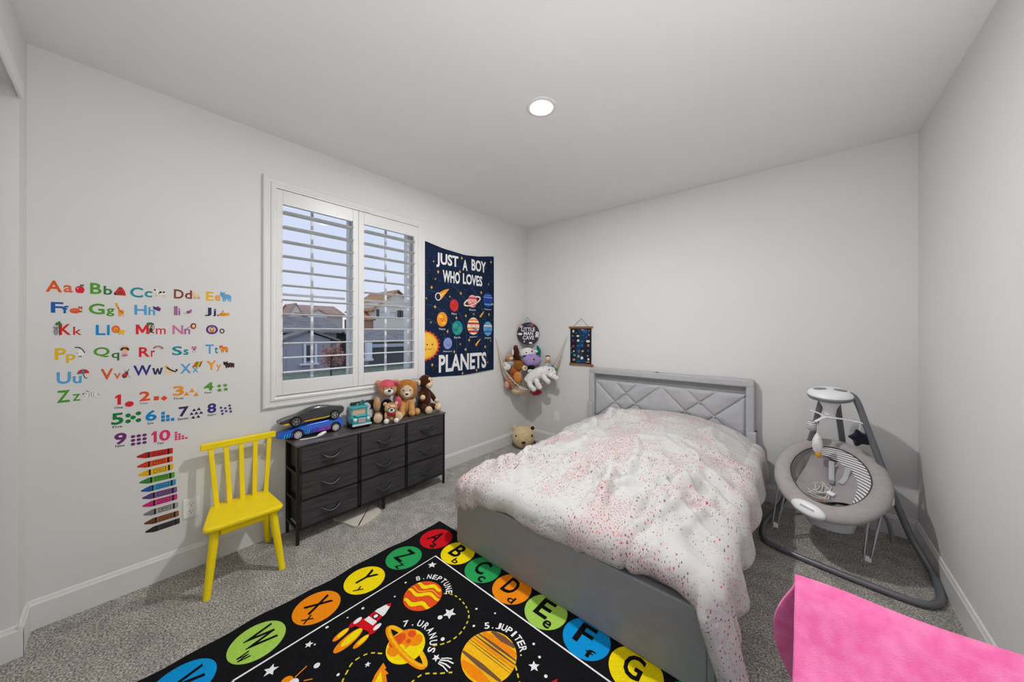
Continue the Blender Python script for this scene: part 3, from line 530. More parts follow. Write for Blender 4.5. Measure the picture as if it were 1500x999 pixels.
b = B(); b.grid(tapgrid, 36, 40); b.grid(lambda u, v: (lambda p: (p[0] - 0.0015, p[1], p[2]))(tapgrid(u, v)), 36, 40); b.done('cloth', M_cloth, tp, 60)
b = B(); b.tube([tapgrid(1, v / 24) for v in range(25)], 0.002, 6); b.tube([tapgrid(u / 24, 1) for u in range(25)], 0.002, 6); b.tube([tapgrid(u / 24, 0) for u in range(25)], 0.002, 6); b.done('hem', M_cloth, tp, 60)
Wht = flat('banner_white', 236, 236, 238)
for t, bx in (('JUST', (-1.4594, -1.1833, 2.037, 2.185)), ('A', (-1.1254, -1.0554, 2.05, 2.165)), ('BOY', (-0.9965, -0.7701, 2.066, 2.192)), ('WHO', (-1.382, -1.1624, 1.897, 2.020)), ('LOVES', (-1.1209, -0.8318, 1.905, 2.020)), ('PLANETS', (-1.4229, -0.7627, 0.985, 1.165))):
    vs, fs = word2d(t, BD, *bx); y0, y1 = bx[0], bx[1]
    if t == 'PLANETS': vs = [(p[0], p[1] + (p[0] - y0) / (y1 - y0) * 0.0) for p in vs]
    decal('lettering', [(vs, fs)], ontap, Wht, tp)
fl_ = lambda k, *c: flat('print_' + k, *c)
P_red = fl_('red', 206, 44, 48); P_or = fl_('orange', 240, 150, 40); P_yel = fl_('yellow', 246, 196, 70); P_teal = fl_('teal', 20, 130, 150); P_grn = fl_('green', 60, 160, 130); P_blu = fl_('blue', 20, 60, 150)
P_lbl = fl_('lightblue', 90, 160, 210); P_pink = fl_('pink', 240, 170, 160); P_cream = fl_('cream', 246, 222, 190); P_lav = fl_('lavender', 140, 150, 210); P_dk = fl_('dark', 40, 30, 50); P_crim = fl_('crimson', 200, 60, 90)
def bands(bx, ys, ps):
    """bands across an ellipse"""
    out = []; cx, cz = (bx[0] + bx[1]) / 2, (bx[2] + bx[3]) / 2; rx, rz = (bx[1] - bx[0]) / 2, (bx[3] - bx[2]) / 2
    for (t0, t1), c in zip(ys, ps):
        p = []
        for k in range(7):
            t = t0 + (t1 - t0) * k / 6; p.append((cx + rx * math.sqrt(max(0, 1 - t * t)), cz + rz * t))
        for k in range(7):
            t = t1 + (t0 - t1) * k / 6; p.append((cx - rx * math.sqrt(max(0, 1 - t * t)), cz + rz * t))
        out.append((c, [poly2d(*p)]))
    return out
def face(bx, c=None):
    cx, cz = (bx[0] + bx[1]) / 2, (bx[2] + bx[3]) / 2; r = (bx[1] - bx[0]) / 2
    return (c or P_dk, [disc2d(cx - r * .32, cz + r * .05, r * .07, None, 8), disc2d(cx + r * .32, cz + r * .05, r * .07, None, 8), stroke2d([(cx - r * .2, cz - r * .18), (cx, cz - r * .3), (cx + r * .2, cz - r * .18)], r * .08)])
def el(bx, n=28): return disc2d((bx[0] + bx[1]) / 2, (bx[2] + bx[3]) / 2, (bx[1] - bx[0]) / 2, (bx[3] - bx[2]) / 2, n)
def sub(bx, u, v, ru, rv): return disc2d(bx[0] + u * (bx[1] - bx[0]), bx[2] + v * (bx[3] - bx[2]), ru * (bx[1] - bx[0]), rv * (bx[3] - bx[2]), 12)
PLN = {'Mars': (-1.2919, -1.1803, 1.6067, 1.7318), 'Saturn': (-1.0502, -0.9172, 1.6612, 1.7998), 'Neptune': (-0.8148, -0.663, 1.6763, 1.8427), 'Venus': (-1.4493, -1.3225, 1.4486, 1.5938),
       'Earth': (-1.262, -1.1198, 1.3609, 1.5125), 'Jupiter': (-1.0561, -0.8775, 1.3641, 1.5528), 'Uranus': (-0.8117, -0.6648, 1.3504, 1.5134), 'Mercury': (-1.3676, -1.2597, 1.2188, 1.3357)}
ART = {'Mars': [(P_red, [el(PLN['Mars'])]), (P_crim, [sub(PLN['Mars'], .3, .75, .12, .08), sub(PLN['Mars'], .7, .2, .14, .08)]), face(PLN['Mars'])],
       'Neptune': [(P_blu, [el(PLN['Neptune'])])] + bands(PLN['Neptune'], [(-.7, -.5), (.3, .45), (.6, .7)], [P_lbl, P_lav, P_lbl]) + [face(PLN['Neptune'])],
       'Venus': [(P_or, [el(PLN['Venus'])]), (P_yel, [sub(PLN['Venus'], .35, .7, .2, .12), sub(PLN['Venus'], .65, .25, .2, .1)]), face(PLN['Venus'])],
       'Earth': [(P_teal, [el(PLN['Earth'])]), (P_grn, [sub(PLN['Earth'], .3, .65, .2, .2), sub(PLN['Earth'], .7, .4, .2, .22), sub(PLN['Earth'], .4, .15, .2, .1)]), face(PLN['Earth'])],
       'Jupiter': [(P_cream, [el(PLN['Jupiter'])])] + bands(PLN['Jupiter'], [(.6, .82), (.2, .42), (-.35, -.15), (-.75, -.5)], [P_or, P_red, P_or, P_red]) + [(P_lbl, [sub(PLN['Jupiter'], .65, .3, .16, .08)]), face(PLN['Jupiter'])],
       'Uranus': [(P_lbl, [el(PLN['Uranus'])])] + bands(PLN['Uranus'], [(.3, .5), (-.5, -.35)], [P_cream, P_blu]) + [face(PLN['Uranus'])],
       'Mercury': [(P_lav, [el(PLN['Mercury'])]), (P_lbl, [sub(PLN['Mercury'], .35, .7, .12, .1), sub(PLN['Mercury'], .7, .35, .14, .12)]), face(PLN['Mercury'])]}
bx = PLN['Saturn']; scx, scz = (bx[0] + bx[1]) / 2, (bx[2] + bx[3]) / 2
def ring2d(cx, cz, rx, rz, w, ang, n=28, a0=0, a1=2 * PI):
    p = []
    for k in range(n + 1):
        q = a0 + (a1 - a0) * k / n; u, v = rx * math.cos(q), rz * math.sin(q); p.append((cx + u * math.cos(ang) - v * math.sin(ang), cz + u * math.sin(ang) + v * math.cos(ang)))
    return stroke2d(p, w)
ART['Saturn'] = [(P_cream, [ring2d(scx, scz, .125, .035, .016, .35, a0=0, a1=PI)]), (P_pink, [el(bx)])] + bands(bx, [(.35, .6), (-.7, -.45)], [P_crim, P_crim]) + [(P_cream, [ring2d(scx, scz, .125, .035, .016, .35, a0=PI, a1=2 * PI)]), (P_crim, [ring2d(scx, scz, .112, .028, .006, .35, a0=PI, a1=2 * PI)]), face(bx)]
for k in PLN:
    decal_multi('printed_planet', ART[k], ontap, tp); bx = PLN[k]; cy = (bx[0] + bx[1]) / 2
    decal('planet_name', [word2d(k, 0.0, cy - .008 * len(k), cy + .008 * len(k), bx[2] - .034, bx[2] - .014)], ontap, Wht, tp)
# the sun, cut by the banner's left edge
sx, sz = -1.598, 1.262
p = [(sx, sz - .15)]
for k in range(25):
    q = -PI / 2 + PI * k / 24; r = 1.0 if k % 2 else 0.86; p.append((sx + .195 * r * math.cos(q), sz + .155 * r * math.sin(q)))
p.append((sx, sz + .15))
sun_p = [(P_red, [(p, [tuple(range(len(p)))])]), (P_or, [disc2d(sx, sz, .165, .135, 20, -PI / 2, PI / 2)]), (P_yel, [disc2d(sx, sz, .15, .12, 20, -PI / 2, PI / 2)]), (P_or, [disc2d(sx + .10, sz - .035, .018, .013), disc2d(sx + .02, sz - .035, .018, .013)]), (P_dk, [disc2d(sx + .035, sz + .01, .008), disc2d(sx + .095, sz + .01, .008), stroke2d([(sx + .045, sz - .03), (sx + .065, sz - .04), (sx + .085, sz - .03)], .005)])]
decal_multi('printed_sun', sun_p, ontap, tp)
decal_multi('printed_meteor', [(P_or, [poly2d((-1.445, 1.775), (-1.40, 1.72), (-1.33, 1.80), (-1.30, 1.835), (-1.36, 1.82))]), (P_yel, [poly2d((-1.43, 1.765), (-1.405, 1.735), (-1.34, 1.80))]), (Wht, [disc2d(-1.437, 1.745, .036, .04)]), (P_dk, [disc2d(-1.437, 1.745, .028, .032)])], ontap, tp)
for (cy, cz, s2) in ((-0.835, 1.592, 1), (-0.897, 1.278, 1.1)):
    decal_multi('printed_comet', [(P_yel, [poly2d((cy - .03 * s2, cz - .03 * s2), (cy, cz - .012 * s2), (cy + .04 * s2, cz + .04 * s2), (cy - .012 * s2, cz + .005 * s2))]), (P_or, [disc2d(cy - .024 * s2, cz - .022 * s2, .014 * s2)])], ontap, tp)
o = decal('stars', [star2d(y, z, .017 if i % 3 else .011, .022 if i % 3 else .014, .35, 4) for i, (y, z) in enumerate(TSTARS)], ontap, P_yel, tp); o['kind'] = 'stuff'
rs = random.Random(3)
o = decal('star_dust', [disc2d(rs.uniform(-1.58, -.66), rs.uniform(.98, 2.15), .003, None, 6) for _ in range(130)], ontap, P_lbl, tp); o['kind'] = 'stuff'
P_orb = fl_('orbit', 50, 84, 120)
orb = []
for r in (.26, .40, .54, .70, .86):
    pts = [(sx + r * math.cos(q), sz + r * 1.0 * math.sin(q)) for q in [(-1.2 + 2.7 * k / 50) for k in range(51)]]
    pts = [q for q in pts if -1.59 < q[0] < -.65 and 1.0 < q[1] < 1.88]
    if len(pts) > 2: orb.append(stroke2d(pts, .0035))
o = decal('orbit_lines', orb, ontap, P_orb, tp, lift=-.0006); o['kind'] = 'stuff'
for (y, z) in ((-.655, 2.272), (-1.598, 2.262)): B().ell((0.016, y, z), (.004, .005, .005), 10, 6).done('push_pin', mat('pin_metal', rgb(190, 190, 190), .3, 1), tp)

# ------------------------------------------------------------------ small hanging poster with wooden rods
ps = thing('space_poster', 'small dark space poster between two wooden rods, above the headboard', 'poster', (0.80, -0.008, 1.005))
M_rod = mat('rod_wood', rgb(150, 100, 62), 0.6, var=0.25, vscale=30, stretch=(1, 8, 8))
B().box(.664, .939, -.008, -.006, 1.02, 1.445).done('sheet', flat('poster_dark', 22, 34, 48), ps, 0)
for z, x0, x1 in ((1.448, .647, .957), (1.016, .654, .964)):
    B().box(x0, x1, -.016, -.0005, z - .011, z + .011, .003).done('wooden_rod', M_rod, ps)
B().tube([(.702, -.006, 1.458), (.810, -.006, 1.551), (.899, -.006, 1.458)], .0022, 6).done('string', mat('string', rgb(120, 104, 88), .9), ps)
def onback(x, z, l=0.0): return (x, -0.0085 - l, z)
PK = {'w': (226, 226, 226), 'b': (40, 96, 168), 'o': (214, 140, 100), 'g': (70, 160, 120), 't': (40, 110, 140), 'r': (170, 56, 66), 'p': (120, 90, 140), 'y': (206, 190, 90)}
decal_multi('backdrop_print', [(flat('poster_blue', 24, 60, 96), [poly2d((.74, 1.02), (.88, 1.02), (.80, 1.2), (.92, 1.4), (.86, 1.44), (.76, 1.44), (.80, 1.3), (.74, 1.2))])], onback, ps)
for i, (k, x, z, rx, rz) in enumerate(POSTER):
    s2 = star2d(x, z, rx, rz, .6, 6) if i % 5 == 3 else disc2d(x, z, rx, rz, 14) if i % 3 else poly2d((x - rx, z - rz * .6), (x + rx * .6, z - rz), (x + rx, z + rz * .5), (x - rx * .2, z + rz))
    decal('printed_figure', [s2], onback, flat('poster_' + k, *PK[k]), ps, lift=.0006 + .0001 * i)

# ------------------------------------------------------------------ round sign across the corner
sg = thing('round_sign', 'round dark sign in the corner reading LITTLE MAN CAVE', 'sign', (.112, -.112, 1.3725))
n_ = Vector((1, -1, 0)).normalized(); r_ = Vector((1, 1, 0)).normalized(); c_ = Vector((.112, -.112, 1.3725))
MS = Matrix(((r_.x, 0, n_.x, c_.x), (r_.y, 0, n_.y, c_.y), (0, 1, 0, c_.z), (0, 0, 0, 1)))
B().lathe([(.0001, -.004), (.141, -.004), (.143, -.002), (.143, .003), (.141, .005), (.0001, .005)], 48, MS).done('disc', flat('sign_navy', 52, 48, 66), sg)
def onsign(u, v, l=0.0): return tuple(MS @ Vector((u, v, .0056 + l)))
for t, bx in (('LITTLE', (-.088, .085, .030, .078)), ('MAN', (-.058, .062, -.020, .026)), ('CAVE', (-.070, .075, -.076, -.026))): decal('lettering', [word2d(t, .02, *bx)], onsign, Wht, sg)
decal_multi('planet_print', [(flat('sign_red', 190, 70, 80), [disc2d(.045, .108, .022, .018)]), (flat('sign_blue', 50, 90, 150), [disc2d(.01, .108, .020, .014)])], onsign, sg)
decal_multi('astronaut_print', [(Wht, [disc2d(.115, .0, .022, .028), disc2d(.122, -.03, .01, .02), disc2d(.1, -.03, .01, .02)]), (flat('sign_pink', 220, 170, 190), [disc2d(.115, .004, .012, .014)])], onsign, sg)
decal_multi('rocket_print', [(Wht, [disc2d(-.105, -.005, .030, .014)]), (flat('sign_red', 190, 70, 80), [disc2d(-.125, -.014, .008, .008)])], onsign, sg)
decal_multi('cloud_print', [(flat('sign_pink', 220, 170, 190), [disc2d(-.09, .09, .022, .016)]), (Wht, [disc2d(.03, -.118, .022, .012), disc2d(-.05, -.1, .009, .01)])], onsign, sg)
b = B()
for s2 in (-1, 1): b.tube([c_ + r_ * .05 * s2 + Vector((0, 0, .132)), c_ + Vector((-.05, .05, .208))], .002, 6)
b.done('string', MATS['string'], sg)
B().tube([(.05, -.05, 1.581), (.0, 0, 1.586)], .003, 8).done('nail', MATS['pin_metal'], sg)

# ------------------------------------------------------------------ outlets and a wall hook
M_plate = mat('outlet_plate', rgb(240, 240, 238), 0.35, var=.01); M_slot = mat('outlet_slot', rgb(40, 40, 40), .5)
ot = thing('wall_outlet', 'white duplex outlet on the left wall behind the yellow chair', 'outlet', (0, -3.211, .302))
B().box(0, .006, -3.246, -3.176, .300, .414, .003).done('cover_plate', M_plate, ot)
for z in (.335, .379):
    rc = B().prism([(.017 * math.cos(q) * 1.0, max(-.0145, min(.0145, .018 * math.sin(q)))) for q in [2 * PI * k / 24 for k in range(24)]], .006, .0085, TR(0, -3.211, z) @ Matrix(((0, 0, 1, 0), (1, 0, 0, 0), (0, 1, 0, 0), (0, 0, 0, 1)))).done('receptacle', M_plate, ot)
    b = B(); b.box(.0085, .0088, -3.2185, -3.2165, z - .001, z + .009); b.box(.0085, .0088, -3.2065, -3.2045, z + .001, z + .008); b.ell((.0086, -3.211, z - .008), (.0004, .0028, .0028), 8, 4); b.done('slots', M_slot, rc)
B().ell((.006, -3.211, .357), (.0012, .003, .003), 8, 4).done('screw', M_plate, ot)
ot = thing('wall_outlet', 'white outlet on the back wall left of the bed', 'outlet', (.468, 0, .300))
B().box(.433, .503, -.006, 0, .300, .414, .003).done('cover_plate', M_plate, ot)
B().box(.451, .485, -.0085, -.005, .323, .391, .002).done('receptacle', M_plate, ot)
b = B()
for z in (.342, .374): b.box(.462, .464, -.0088, -.0084, z, z + .009); b.box(.472, .474, -.0088, -.0084, z + .001, z + .008)
b.done('slots', M_slot, ot)
hk = thing('wall_hook', 'tiny white adhesive hook high in the room corner', 'hook', (0, -.139, 2.43))
B().box(0, .004, -.150, -.128, 2.43, 2.455, .0015).done('hook_plate', M_plate, hk)
B().tube([(.004, -.139, 2.440), (.014, -.139, 2.436), (.014, -.139, 2.446)], .002, 8).done('hook_arm', M_plate, hk)
# ------------------------------------------------------------------ rug with printed letters and planets
M_rug = mat('rug_black', rgb(20, 21, 24), 0.95, var=0.3, vscale=150, bump=0.5, bscale=500, spec=0.1, bdist=0.002)
def rug_ink(k, r, g, b): return mat('rug_' + k, rgb(r, g, b), 0.95, var=0.08, vscale=120, bump=0.4, bscale=500, spec=0.08, bdist=0.002)
K_red = rug_ink('red', 208, 22, 34); K_yel = rug_ink('yellow', 246, 222, 20); K_grn = rug_ink('green', 44, 160, 88); K_or = rug_ink('orange', 244, 142, 20); K_lime = rug_ink('lime', 166, 208, 86); K_blu = rug_ink('blue', 16, 150, 218)
K_wht = rug_ink('white', 238, 238, 240); K_dor = rug_ink('deeporange', 230, 84, 34); K_gold = rug_ink('gold', 250, 190, 30); K_brn = rug_ink('brown', 118, 84, 62); K_dash = rug_ink('dash', 224, 206, 40); K_blk = rug_ink('ink', 18, 18, 20)
RX0, RX1, RY0, RY1 = 0.735, 2.955, -3.445, -1.96
rug = thing('rug', 'black rug printed with alphabet circles, planets and a rocket', 'rug', (1.85, -2.7, 0.0005))
def rugedge(u, v):
    x = RX0 + u * (RX1 - RX0); y = RY0 + v * (RY1 - RY0)
    if u == 0: x += 0.006 * math.sin(v * 17) + 0.004 * math.sin(v * 41)
    return x, y
b = B(); NU, NV = 30, 60
b.grid(lambda u, v: (*rugedge(u, v), 0.010), NU, NV); b.grid(lambda u, v: (*rugedge(u, v), 0.0005), NU, NV)
per = [rugedge(i / NU, 0) for i in range(NU + 1)] + [rugedge(1, j / NV) for j in range(1, NV + 1)] + [rugedge(1 - i / NU, 1) for i in range(1, NU + 1)] + [rugedge(0, 1 - j / NV) for j in range(1, NV)]
n = len(per); b.add([(p[0], p[1], .0005) for p in per] + [(p[0], p[1], .010) for p in per], [(i, (i + 1) % n, n + (i + 1) % n, n + i) for i in range(n)])
b.done('pile', M_rug, rug, 30)
def onrug(x, y, l=0.0): return (x, y, 0.0104 + l)
TOPL = [('A', K_red), ('B', K_yel), ('C', K_grn), ('D', K_or), ('E', K_lime), ('F', K_blu), ('G', K_yel), ('H', K_grn)]
circ = [(ch, c, .882 + .2232 * i, -2.103) for i, (ch, c) in enumerate(TOPL)] + [(ch, c, .886, -2.103 - .2445 * (j + 1)) for j, (ch, c) in enumerate([('Z', K_grn), ('Y', K_yel), ('X', K_or), ('W', K_lime), ('V', K_blu)])]
for ch, c, x, y in circ:
    o = decal('letter_circle', [disc2d(x, y, .106, None, 40)], onrug, c, rug)
    w = .062 if ch == 'W' else .046
    decal('capital_letter', [word2d(ch, MD, x - w - .004, x + w - .02, y - .045, y + .068)], onrug, K_blk, o, lift=.0004)
    decal('small_letter', [word2d(ch.lower(), MD, x + .026, x + .066, y - .080, y - .036)], onrug, K_blk, o, lift=.0004)
fx0, fx1, fy0, fy1 = 1.022, 2.66, -3.19, -2.213
decal('frame_line', [stroke2d([(fx0, fy0), (fx0, fy1), (fx1, fy1), (fx1, fy0), (fx0, fy0)], .0085)], onrug, K_wht, rug)
def arc_text(name, txt, cx, cy, r, a0, a1, h, w):
    sh = []; n = len(txt)
    for i, ch in enumerate(txt):
        a = math.radians(a0 + (a1 - a0) * i / (n - 1)); ww = w * (.3 if ch == '.' else .45 if ch == 'I' else 1); hh = h * (.2 if ch == '.' else 1)
        vs, fs = word2d(ch, .02, -ww / 2, ww / 2, 0, hh)
        ca, sa = math.cos(a - PI / 2), math.sin(a - PI / 2); ox, oy = cx + r * math.cos(a), cy + r * math.sin(a)
        sh.append(([(ox + p[0] * ca - p[1] * sa, oy + p[0] * sa + p[1] * ca) for p in vs], fs))
    o = decal(name, sh, onrug, K_wht, rug); o['kind'] = 'stuff'
arc_text('planet_name', '8.NEPTUNE', 1.227, -2.444, .118, 157, 50, .034, .023)
arc_text('planet_name', '7.URANUS', 1.411, -2.659, .102, 148, 32, .034, .024)
arc_text('planet_name', '5.JUPITER.', 1.723, -2.45, .132, 139, 42, .034, .024)
def wave(cx, cy, r, off, w, amp, ang):
    """wavy stripe clipped to a disc"""
    up_, lo = [], []
    for k in range(25):
        t = -1 + 2 * k / 24; L = math.sqrt(max(0, r * r - off * off)) * .985; s = t * L
        q = amp * math.sin(t * 5)
        cl = lambda v: max(-math.sqrt(max(0, r * r - s * s)), min(math.sqrt(max(0, r * r - s * s)), v))
        for arr, o in ((up_, off + q + w / 2 * (1 - .5 * abs(t))), (lo, off + q - w / 2 * (1 - .5 * abs(t)))):
            v = cl(o); arr.append((cx + s * math.cos(ang) - v * math.sin(ang), cy + s * math.sin(ang) + v * math.cos(ang)))
    n = len(up_); return up_ + lo, [(i, n + i, n + i + 1, i + 1) for i in range(n - 1)]
a = math.radians(25)
decal_multi('printed_planet', [(K_dor, [disc2d(1.227, -2.444, .099, None, 40)]), (K_yel, [wave(1.227, -2.444, .099, .062, .030, .010, a), wave(1.227, -2.444, .099, .006, .026, .012, a), wave(1.227, -2.444, .099, -.058, .03, .010, a)]), (K_gold, [wave(1.227, -2.444, .099, .030, .008, .012, a)])], onrug, rug)
ux, uy, ur = 1.411, -2.659, .083
decal_multi('printed_planet', [(K_gold, [ring2d(ux, uy, .139, .030, .020, 0.0, 36, 0, PI)]), (K_yel, [disc2d(ux, uy, ur, None, 36)]), (K_or, [disc2d(ux - .032, uy + .01, .045, .062), disc2d(ux + .01, uy + .045, .03, .03), disc2d(ux - .02, uy - .05, .03, .022)]), (K_dor, [disc2d(ux - .052, uy - .01, .026, .04), disc2d(ux - .03, uy + .05, .02, .016), disc2d(ux - .01, uy + .02, .012, .01)]),
            (K_yel, [disc2d(ux - .005, uy - .02, .02, .016)]), (K_or, [ring2d(ux, uy, .139, .030, .024, 0.0, 36, PI, 2 * PI)]), (K_gold, [ring2d(ux, uy, .134, .027, .010, 0.0, 36, PI, 2 * PI)])], onrug, rug)
jx, jy, jr = 1.722, -2.452, .119; a = math.radians(4)
decal_multi('printed_planet', [(K_gold, [disc2d(jx, jy, jr, None, 44)]), (K_or, [wave(jx, jy, jr, -.088, .046, 0, a), wave(jx, jy, jr, .070, .040, 0, a), wave(jx, jy, jr, .022, .014, 0, a)]), (K_brn, [wave(jx, jy, jr, .098, .030, 0, a), wave(jx, jy, jr, .052, .013, 0, a), wave(jx, jy, jr, .036, .010, 0, a), wave(jx, jy, jr, -.052, .022, 0, a), wave(jx, jy, jr, .008, .004, 0, a), wave(jx, jy, jr, -.004, .003, 0, a)])], onrug, rug)
tl = Vector((1.204, -2.878)); ns = Vector((1.147, -2.579)); ax_ = (ns - tl); RL = ax_.length; ax_.normalize(); rt_ = Vector((ax_.y, -ax_.x))
def rk(pts): return ([tuple(tl + ax_ * (v * RL) + rt_ * u) for u, v in pts], [tuple(range(len(pts)))])
def rke(u, v, ru, rv): return rk([(u + ru * math.cos(2 * PI * k / 20), v + rv * math.sin(2 * PI * k / 20)) for k in range(20)])
decal_multi('printed_rocket', [(K_or, [rke(0, .22, .027, .23), rke(-.055, .22, .015, .13), rke(.055, .30, .015, .13)]), (K_yel, [rke(0, .27, .019, .17), rke(-.055, .25, .010, .09), rke(.055, .33, .010, .09)]),
            (K_red, [rk([(-.045, .42), (.045, .46), (.05, .55), (.03, .64), (-.03, .62), (-.05, .52)]), rke(-.055, .44, .014, .09), rke(.055, .52, .014, .09)]), (K_wht, [rk([(-.031, .56), (.031, .56), (.029, .8), (.012, .95), (-.012, .95), (-.029, .8)]), rke(-.055, .50, .011, .07), rke(.055, .58, .011, .07)]),
            (K_red, [rk([(-.014, .93), (.014, .93), (0, 1.0)]), rk([(-.031, .64), (.031, .64), (.030, .75), (-.030, .75)])]), (K_blk, [rke(0, .695, .016, .052)]), (K_wht, [rke(0, .695, .010, .033)])], onrug, rug)
for (x, y), s2 in (((1.072, -2.274), .027), ((1.422, -2.424), .034), ((1.079, -2.936), .018), ((1.086, -3.079), .028), ((1.364, -2.808), .013), ((1.895, -2.361), .024), ((1.557, -2.604), .018)):
    decal('printed_star', [star2d(x, y, s2, None, .45, 5, .3 + x * 9)], onrug, K_wht, rug)
o = decal('dots', [disc2d(x, y, r, None, 10) for (x, y), r in zip([(1.078, -2.454), (1.122, -2.545), (1.069, -2.689), (1.067, -2.763), (1.048, -2.849), (1.406, -2.469), (1.503, -2.319), (1.592, -2.277), (1.565, -2.394), (1.208, -2.948), (1.508, -2.532), (1.314, -2.906), (1.099, -2.919), (1.834, -2.282), (1.889, -2.314), (1.955, -2.362)], [.006, .005, .007, .004, .007, .012, .006, .005, .006, .012, .009, .006, .004, .006, .006, .007])], onrug, K_wht, rug); o['kind'] = 'stuff'
def dashes(pts, dash=.020, gap=.011, w=.0062):
    P = [Vector(p) for p in pts]; out = []; L = []
    # resample a smooth curve
    Q = []
    for i in range(len(P) - 1):
        p0, p1, p2, p3 = P[max(0, i - 1)], P[i], P[i + 1], P[min(len(P) - 1, i + 2)]
        for k in range(20):
            t = k / 20; Q.append(0.5 * (2 * p1 + (p2 - p0) * t + (2 * p0 - 5 * p1 + 4 * p2 - p3) * t * t + (3 * p1 - p0 - 3 * p2 + p3) * t ** 3))
    Q.append(P[-1]); s = 0; cur = []
    for i, q in enumerate(Q):
        if i: s += (q - Q[i - 1]).length
        if s % (dash + gap) < dash: cur.append(tuple(q))
        else:
            if len(cur) > 1: out.append(stroke2d(cur, w))
            cur = []
    return out
ds = dashes([(1.300, -2.364), (1.356, -2.335), (1.439, -2.34), (1.505, -2.371), (1.541, -2.437), (1.544, -2.505), (1.521, -2.556), (1.490, -2.59)]) + dashes([(1.365, -2.745), (1.321, -2.782), (1.307, -2.839), (1.331, -2.879), (1.366, -2.916), (1.43, -2.96)]) + dashes([(1.565, -2.735), (1.573, -2.681), (1.623, -2.633), (1.67, -2.585)]) + dashes([(1.835, -2.41), (1.869, -2.434), (1.91, -2.468), (1.95, -2.53)])
o = decal('orbit_dashes', ds, onrug, K_dash, rug); o['kind'] = 'stuff'
decal('printed_comet', [stroke2d([(1.576, -2.592), (1.594, -2.574), (1.612, -2.563)], .005), stroke2d([(1.577, -2.600), (1.604, -2.580), (1.632, -2.572)], .006), stroke2d([(1.580, -2.607), (1.61, -2.595), (1.637, -2.592)], .006), stroke2d([(1.582, -2.613), (1.61, -2.607), (1.641, -2.609)], .005)], onrug, K_wht, rug)
decal_multi('printed_flame', [(K_or, [poly2d((1.407, -2.762), (1.437, -2.765), (1.436, -2.772), (1.465, -2.771), (1.46, -2.78), (1.50, -2.795), (1.52, -2.86), (1.47, -2.86), (1.428, -2.809))]), (K_yel, [poly2d((1.43, -2.785), (1.47, -2.80), (1.50, -2.85), (1.46, -2.83))])], onrug, rug)
decal_multi('printed_satellite', [(K_or, [stroke2d([(1.194, -3.024), (1.179, -2.976)], .004), stroke2d([(1.235, -3.005), (1.254, -2.98)], .004), disc2d(1.19, -3.05, .025, .022)]), (K_wht, [disc2d(1.215, -3.035, .02, .018)]), (K_blu, [disc2d(1.225, -3.05, .018, .02)])], onrug, rug)
decal_multi('printed_rocket', [(K_wht, [poly2d((1.975, -2.42), (2.01, -2.42), (2.005, -2.365), (1.985, -2.365))]), (K_red, [poly2d((1.983, -2.367), (2.007, -2.367), (1.996, -2.340))])], onrug, rug)

# ------------------------------------------------------------------ bed
M_bed = mat('bed_leatherette', rgb(182, 183, 187), 0.45, var=0.04, vscale=20, bump=0.12, bscale=260, spec=0.4, bdist=0.001)
M_bedd = mat('bed_frame_grey', rgb(148, 149, 151), 0.5, var=0.04, vscale=20, bump=0.1, bscale=260, bdist=0.001)
M_blackpl = mat('black_plastic', rgb(18, 18, 20), 0.4)
bed = thing('bed', 'grey upholstered bed with a diamond-tufted headboard', 'bed', (1.73, -1.05, 0))
HX0, HX1 = 0.959, 2.451
hb = B(); hb.box(HX0, HX0 + .060, -.100, -.016, .06, .944, .010, 3); hb.box(HX1 - .058, HX1, -.100, -.016, .06, .944, .010, 3); hb.box(HX0 - .001, HX1 + .001, -.101, -.015, .938, 1.0, .014, 3)
hb.box(HX0 + .04, HX1 - .04, -.040, -.018, .06, .95)
hbo = hb.done('headboard', M_bed, bed)
px0, px1, pz0, pz1 = HX0 + .06, HX1 - .058, .10, .876
# diamond seams: families of slanted lines in the panel plane
seams = [((1.02, .868), (1.42, .49)), ((1.25, .872), (1.60, .53)), ((1.02, .455), (1.495, .872)), ((1.27, .50), (1.716, .872)), ((1.709, .872), (2.06, .53)), ((1.93, .872), (2.40, .42)), ((1.76, .52), (2.18, .872)), ((1.99, .50), (2.40, .865))]
def segd(p, a, c):
    a = Vector(a); c = Vector(c); d = c - a; t = max(0, min(1, (p - a).dot(d) / d.length_squared)); return (p - a - d * t).length
def inter(s1, s2):
    a, c = Vector(s1[0]), Vector(s1[1]); e_, g = Vector(s2[0]), Vector(s2[1]); r, s = c - a, g - e_; k = r.cross(s)
    if abs(k) < 1e-6: return None
    t = (e_ - a).cross(s) / k; u = (e_ - a).cross(r) / k
    return a + r * t if 0 <= t <= 1 and 0 <= u <= 1 else None
def tuft(u, v):
    x = px0 + u * (px1 - px0); z = pz0 + v * (pz1 - pz0); p = Vector((x, z)); d = min(segd(p, *s) for s in seams)
    dep = .014 * math.exp(-(d / .007) ** 2) + .010 * math.exp(-(d / .040) ** 2)
    ed = min(x - px0, px1 - x, pz1 - z); dep += .02 * math.exp(-(ed / .012) ** 2)
    return (x, -.086 + dep, z)
B().grid(tuft, 210, 100).done('tufted_panel', M_bed, hbo, 60)
for i in range(len(seams)):
    for j in range(i):
        q = inter(seams[i], seams[j])
        if q and .45 < q.y < .85: B().ell((q.x, -.078, q.y), (.011, .007, .011), 12, 6).done('button', M_bed, hbo)
B().box(px0, px1, -.050, -.038, .876, .942).done('recess_back', M_bedd, hbo, 0)
b = B(); b.box(HX0 - .014, HX0 + .05, -.118, -.02, .25, .62, .01); b.done('side_wing', M_bed, bed)
b = B(); b.box(HX1 - .055, HX1 + .016, -.128, -.022, .25, .575, .01); wg = b.done('side_wing', M_bed, bed)
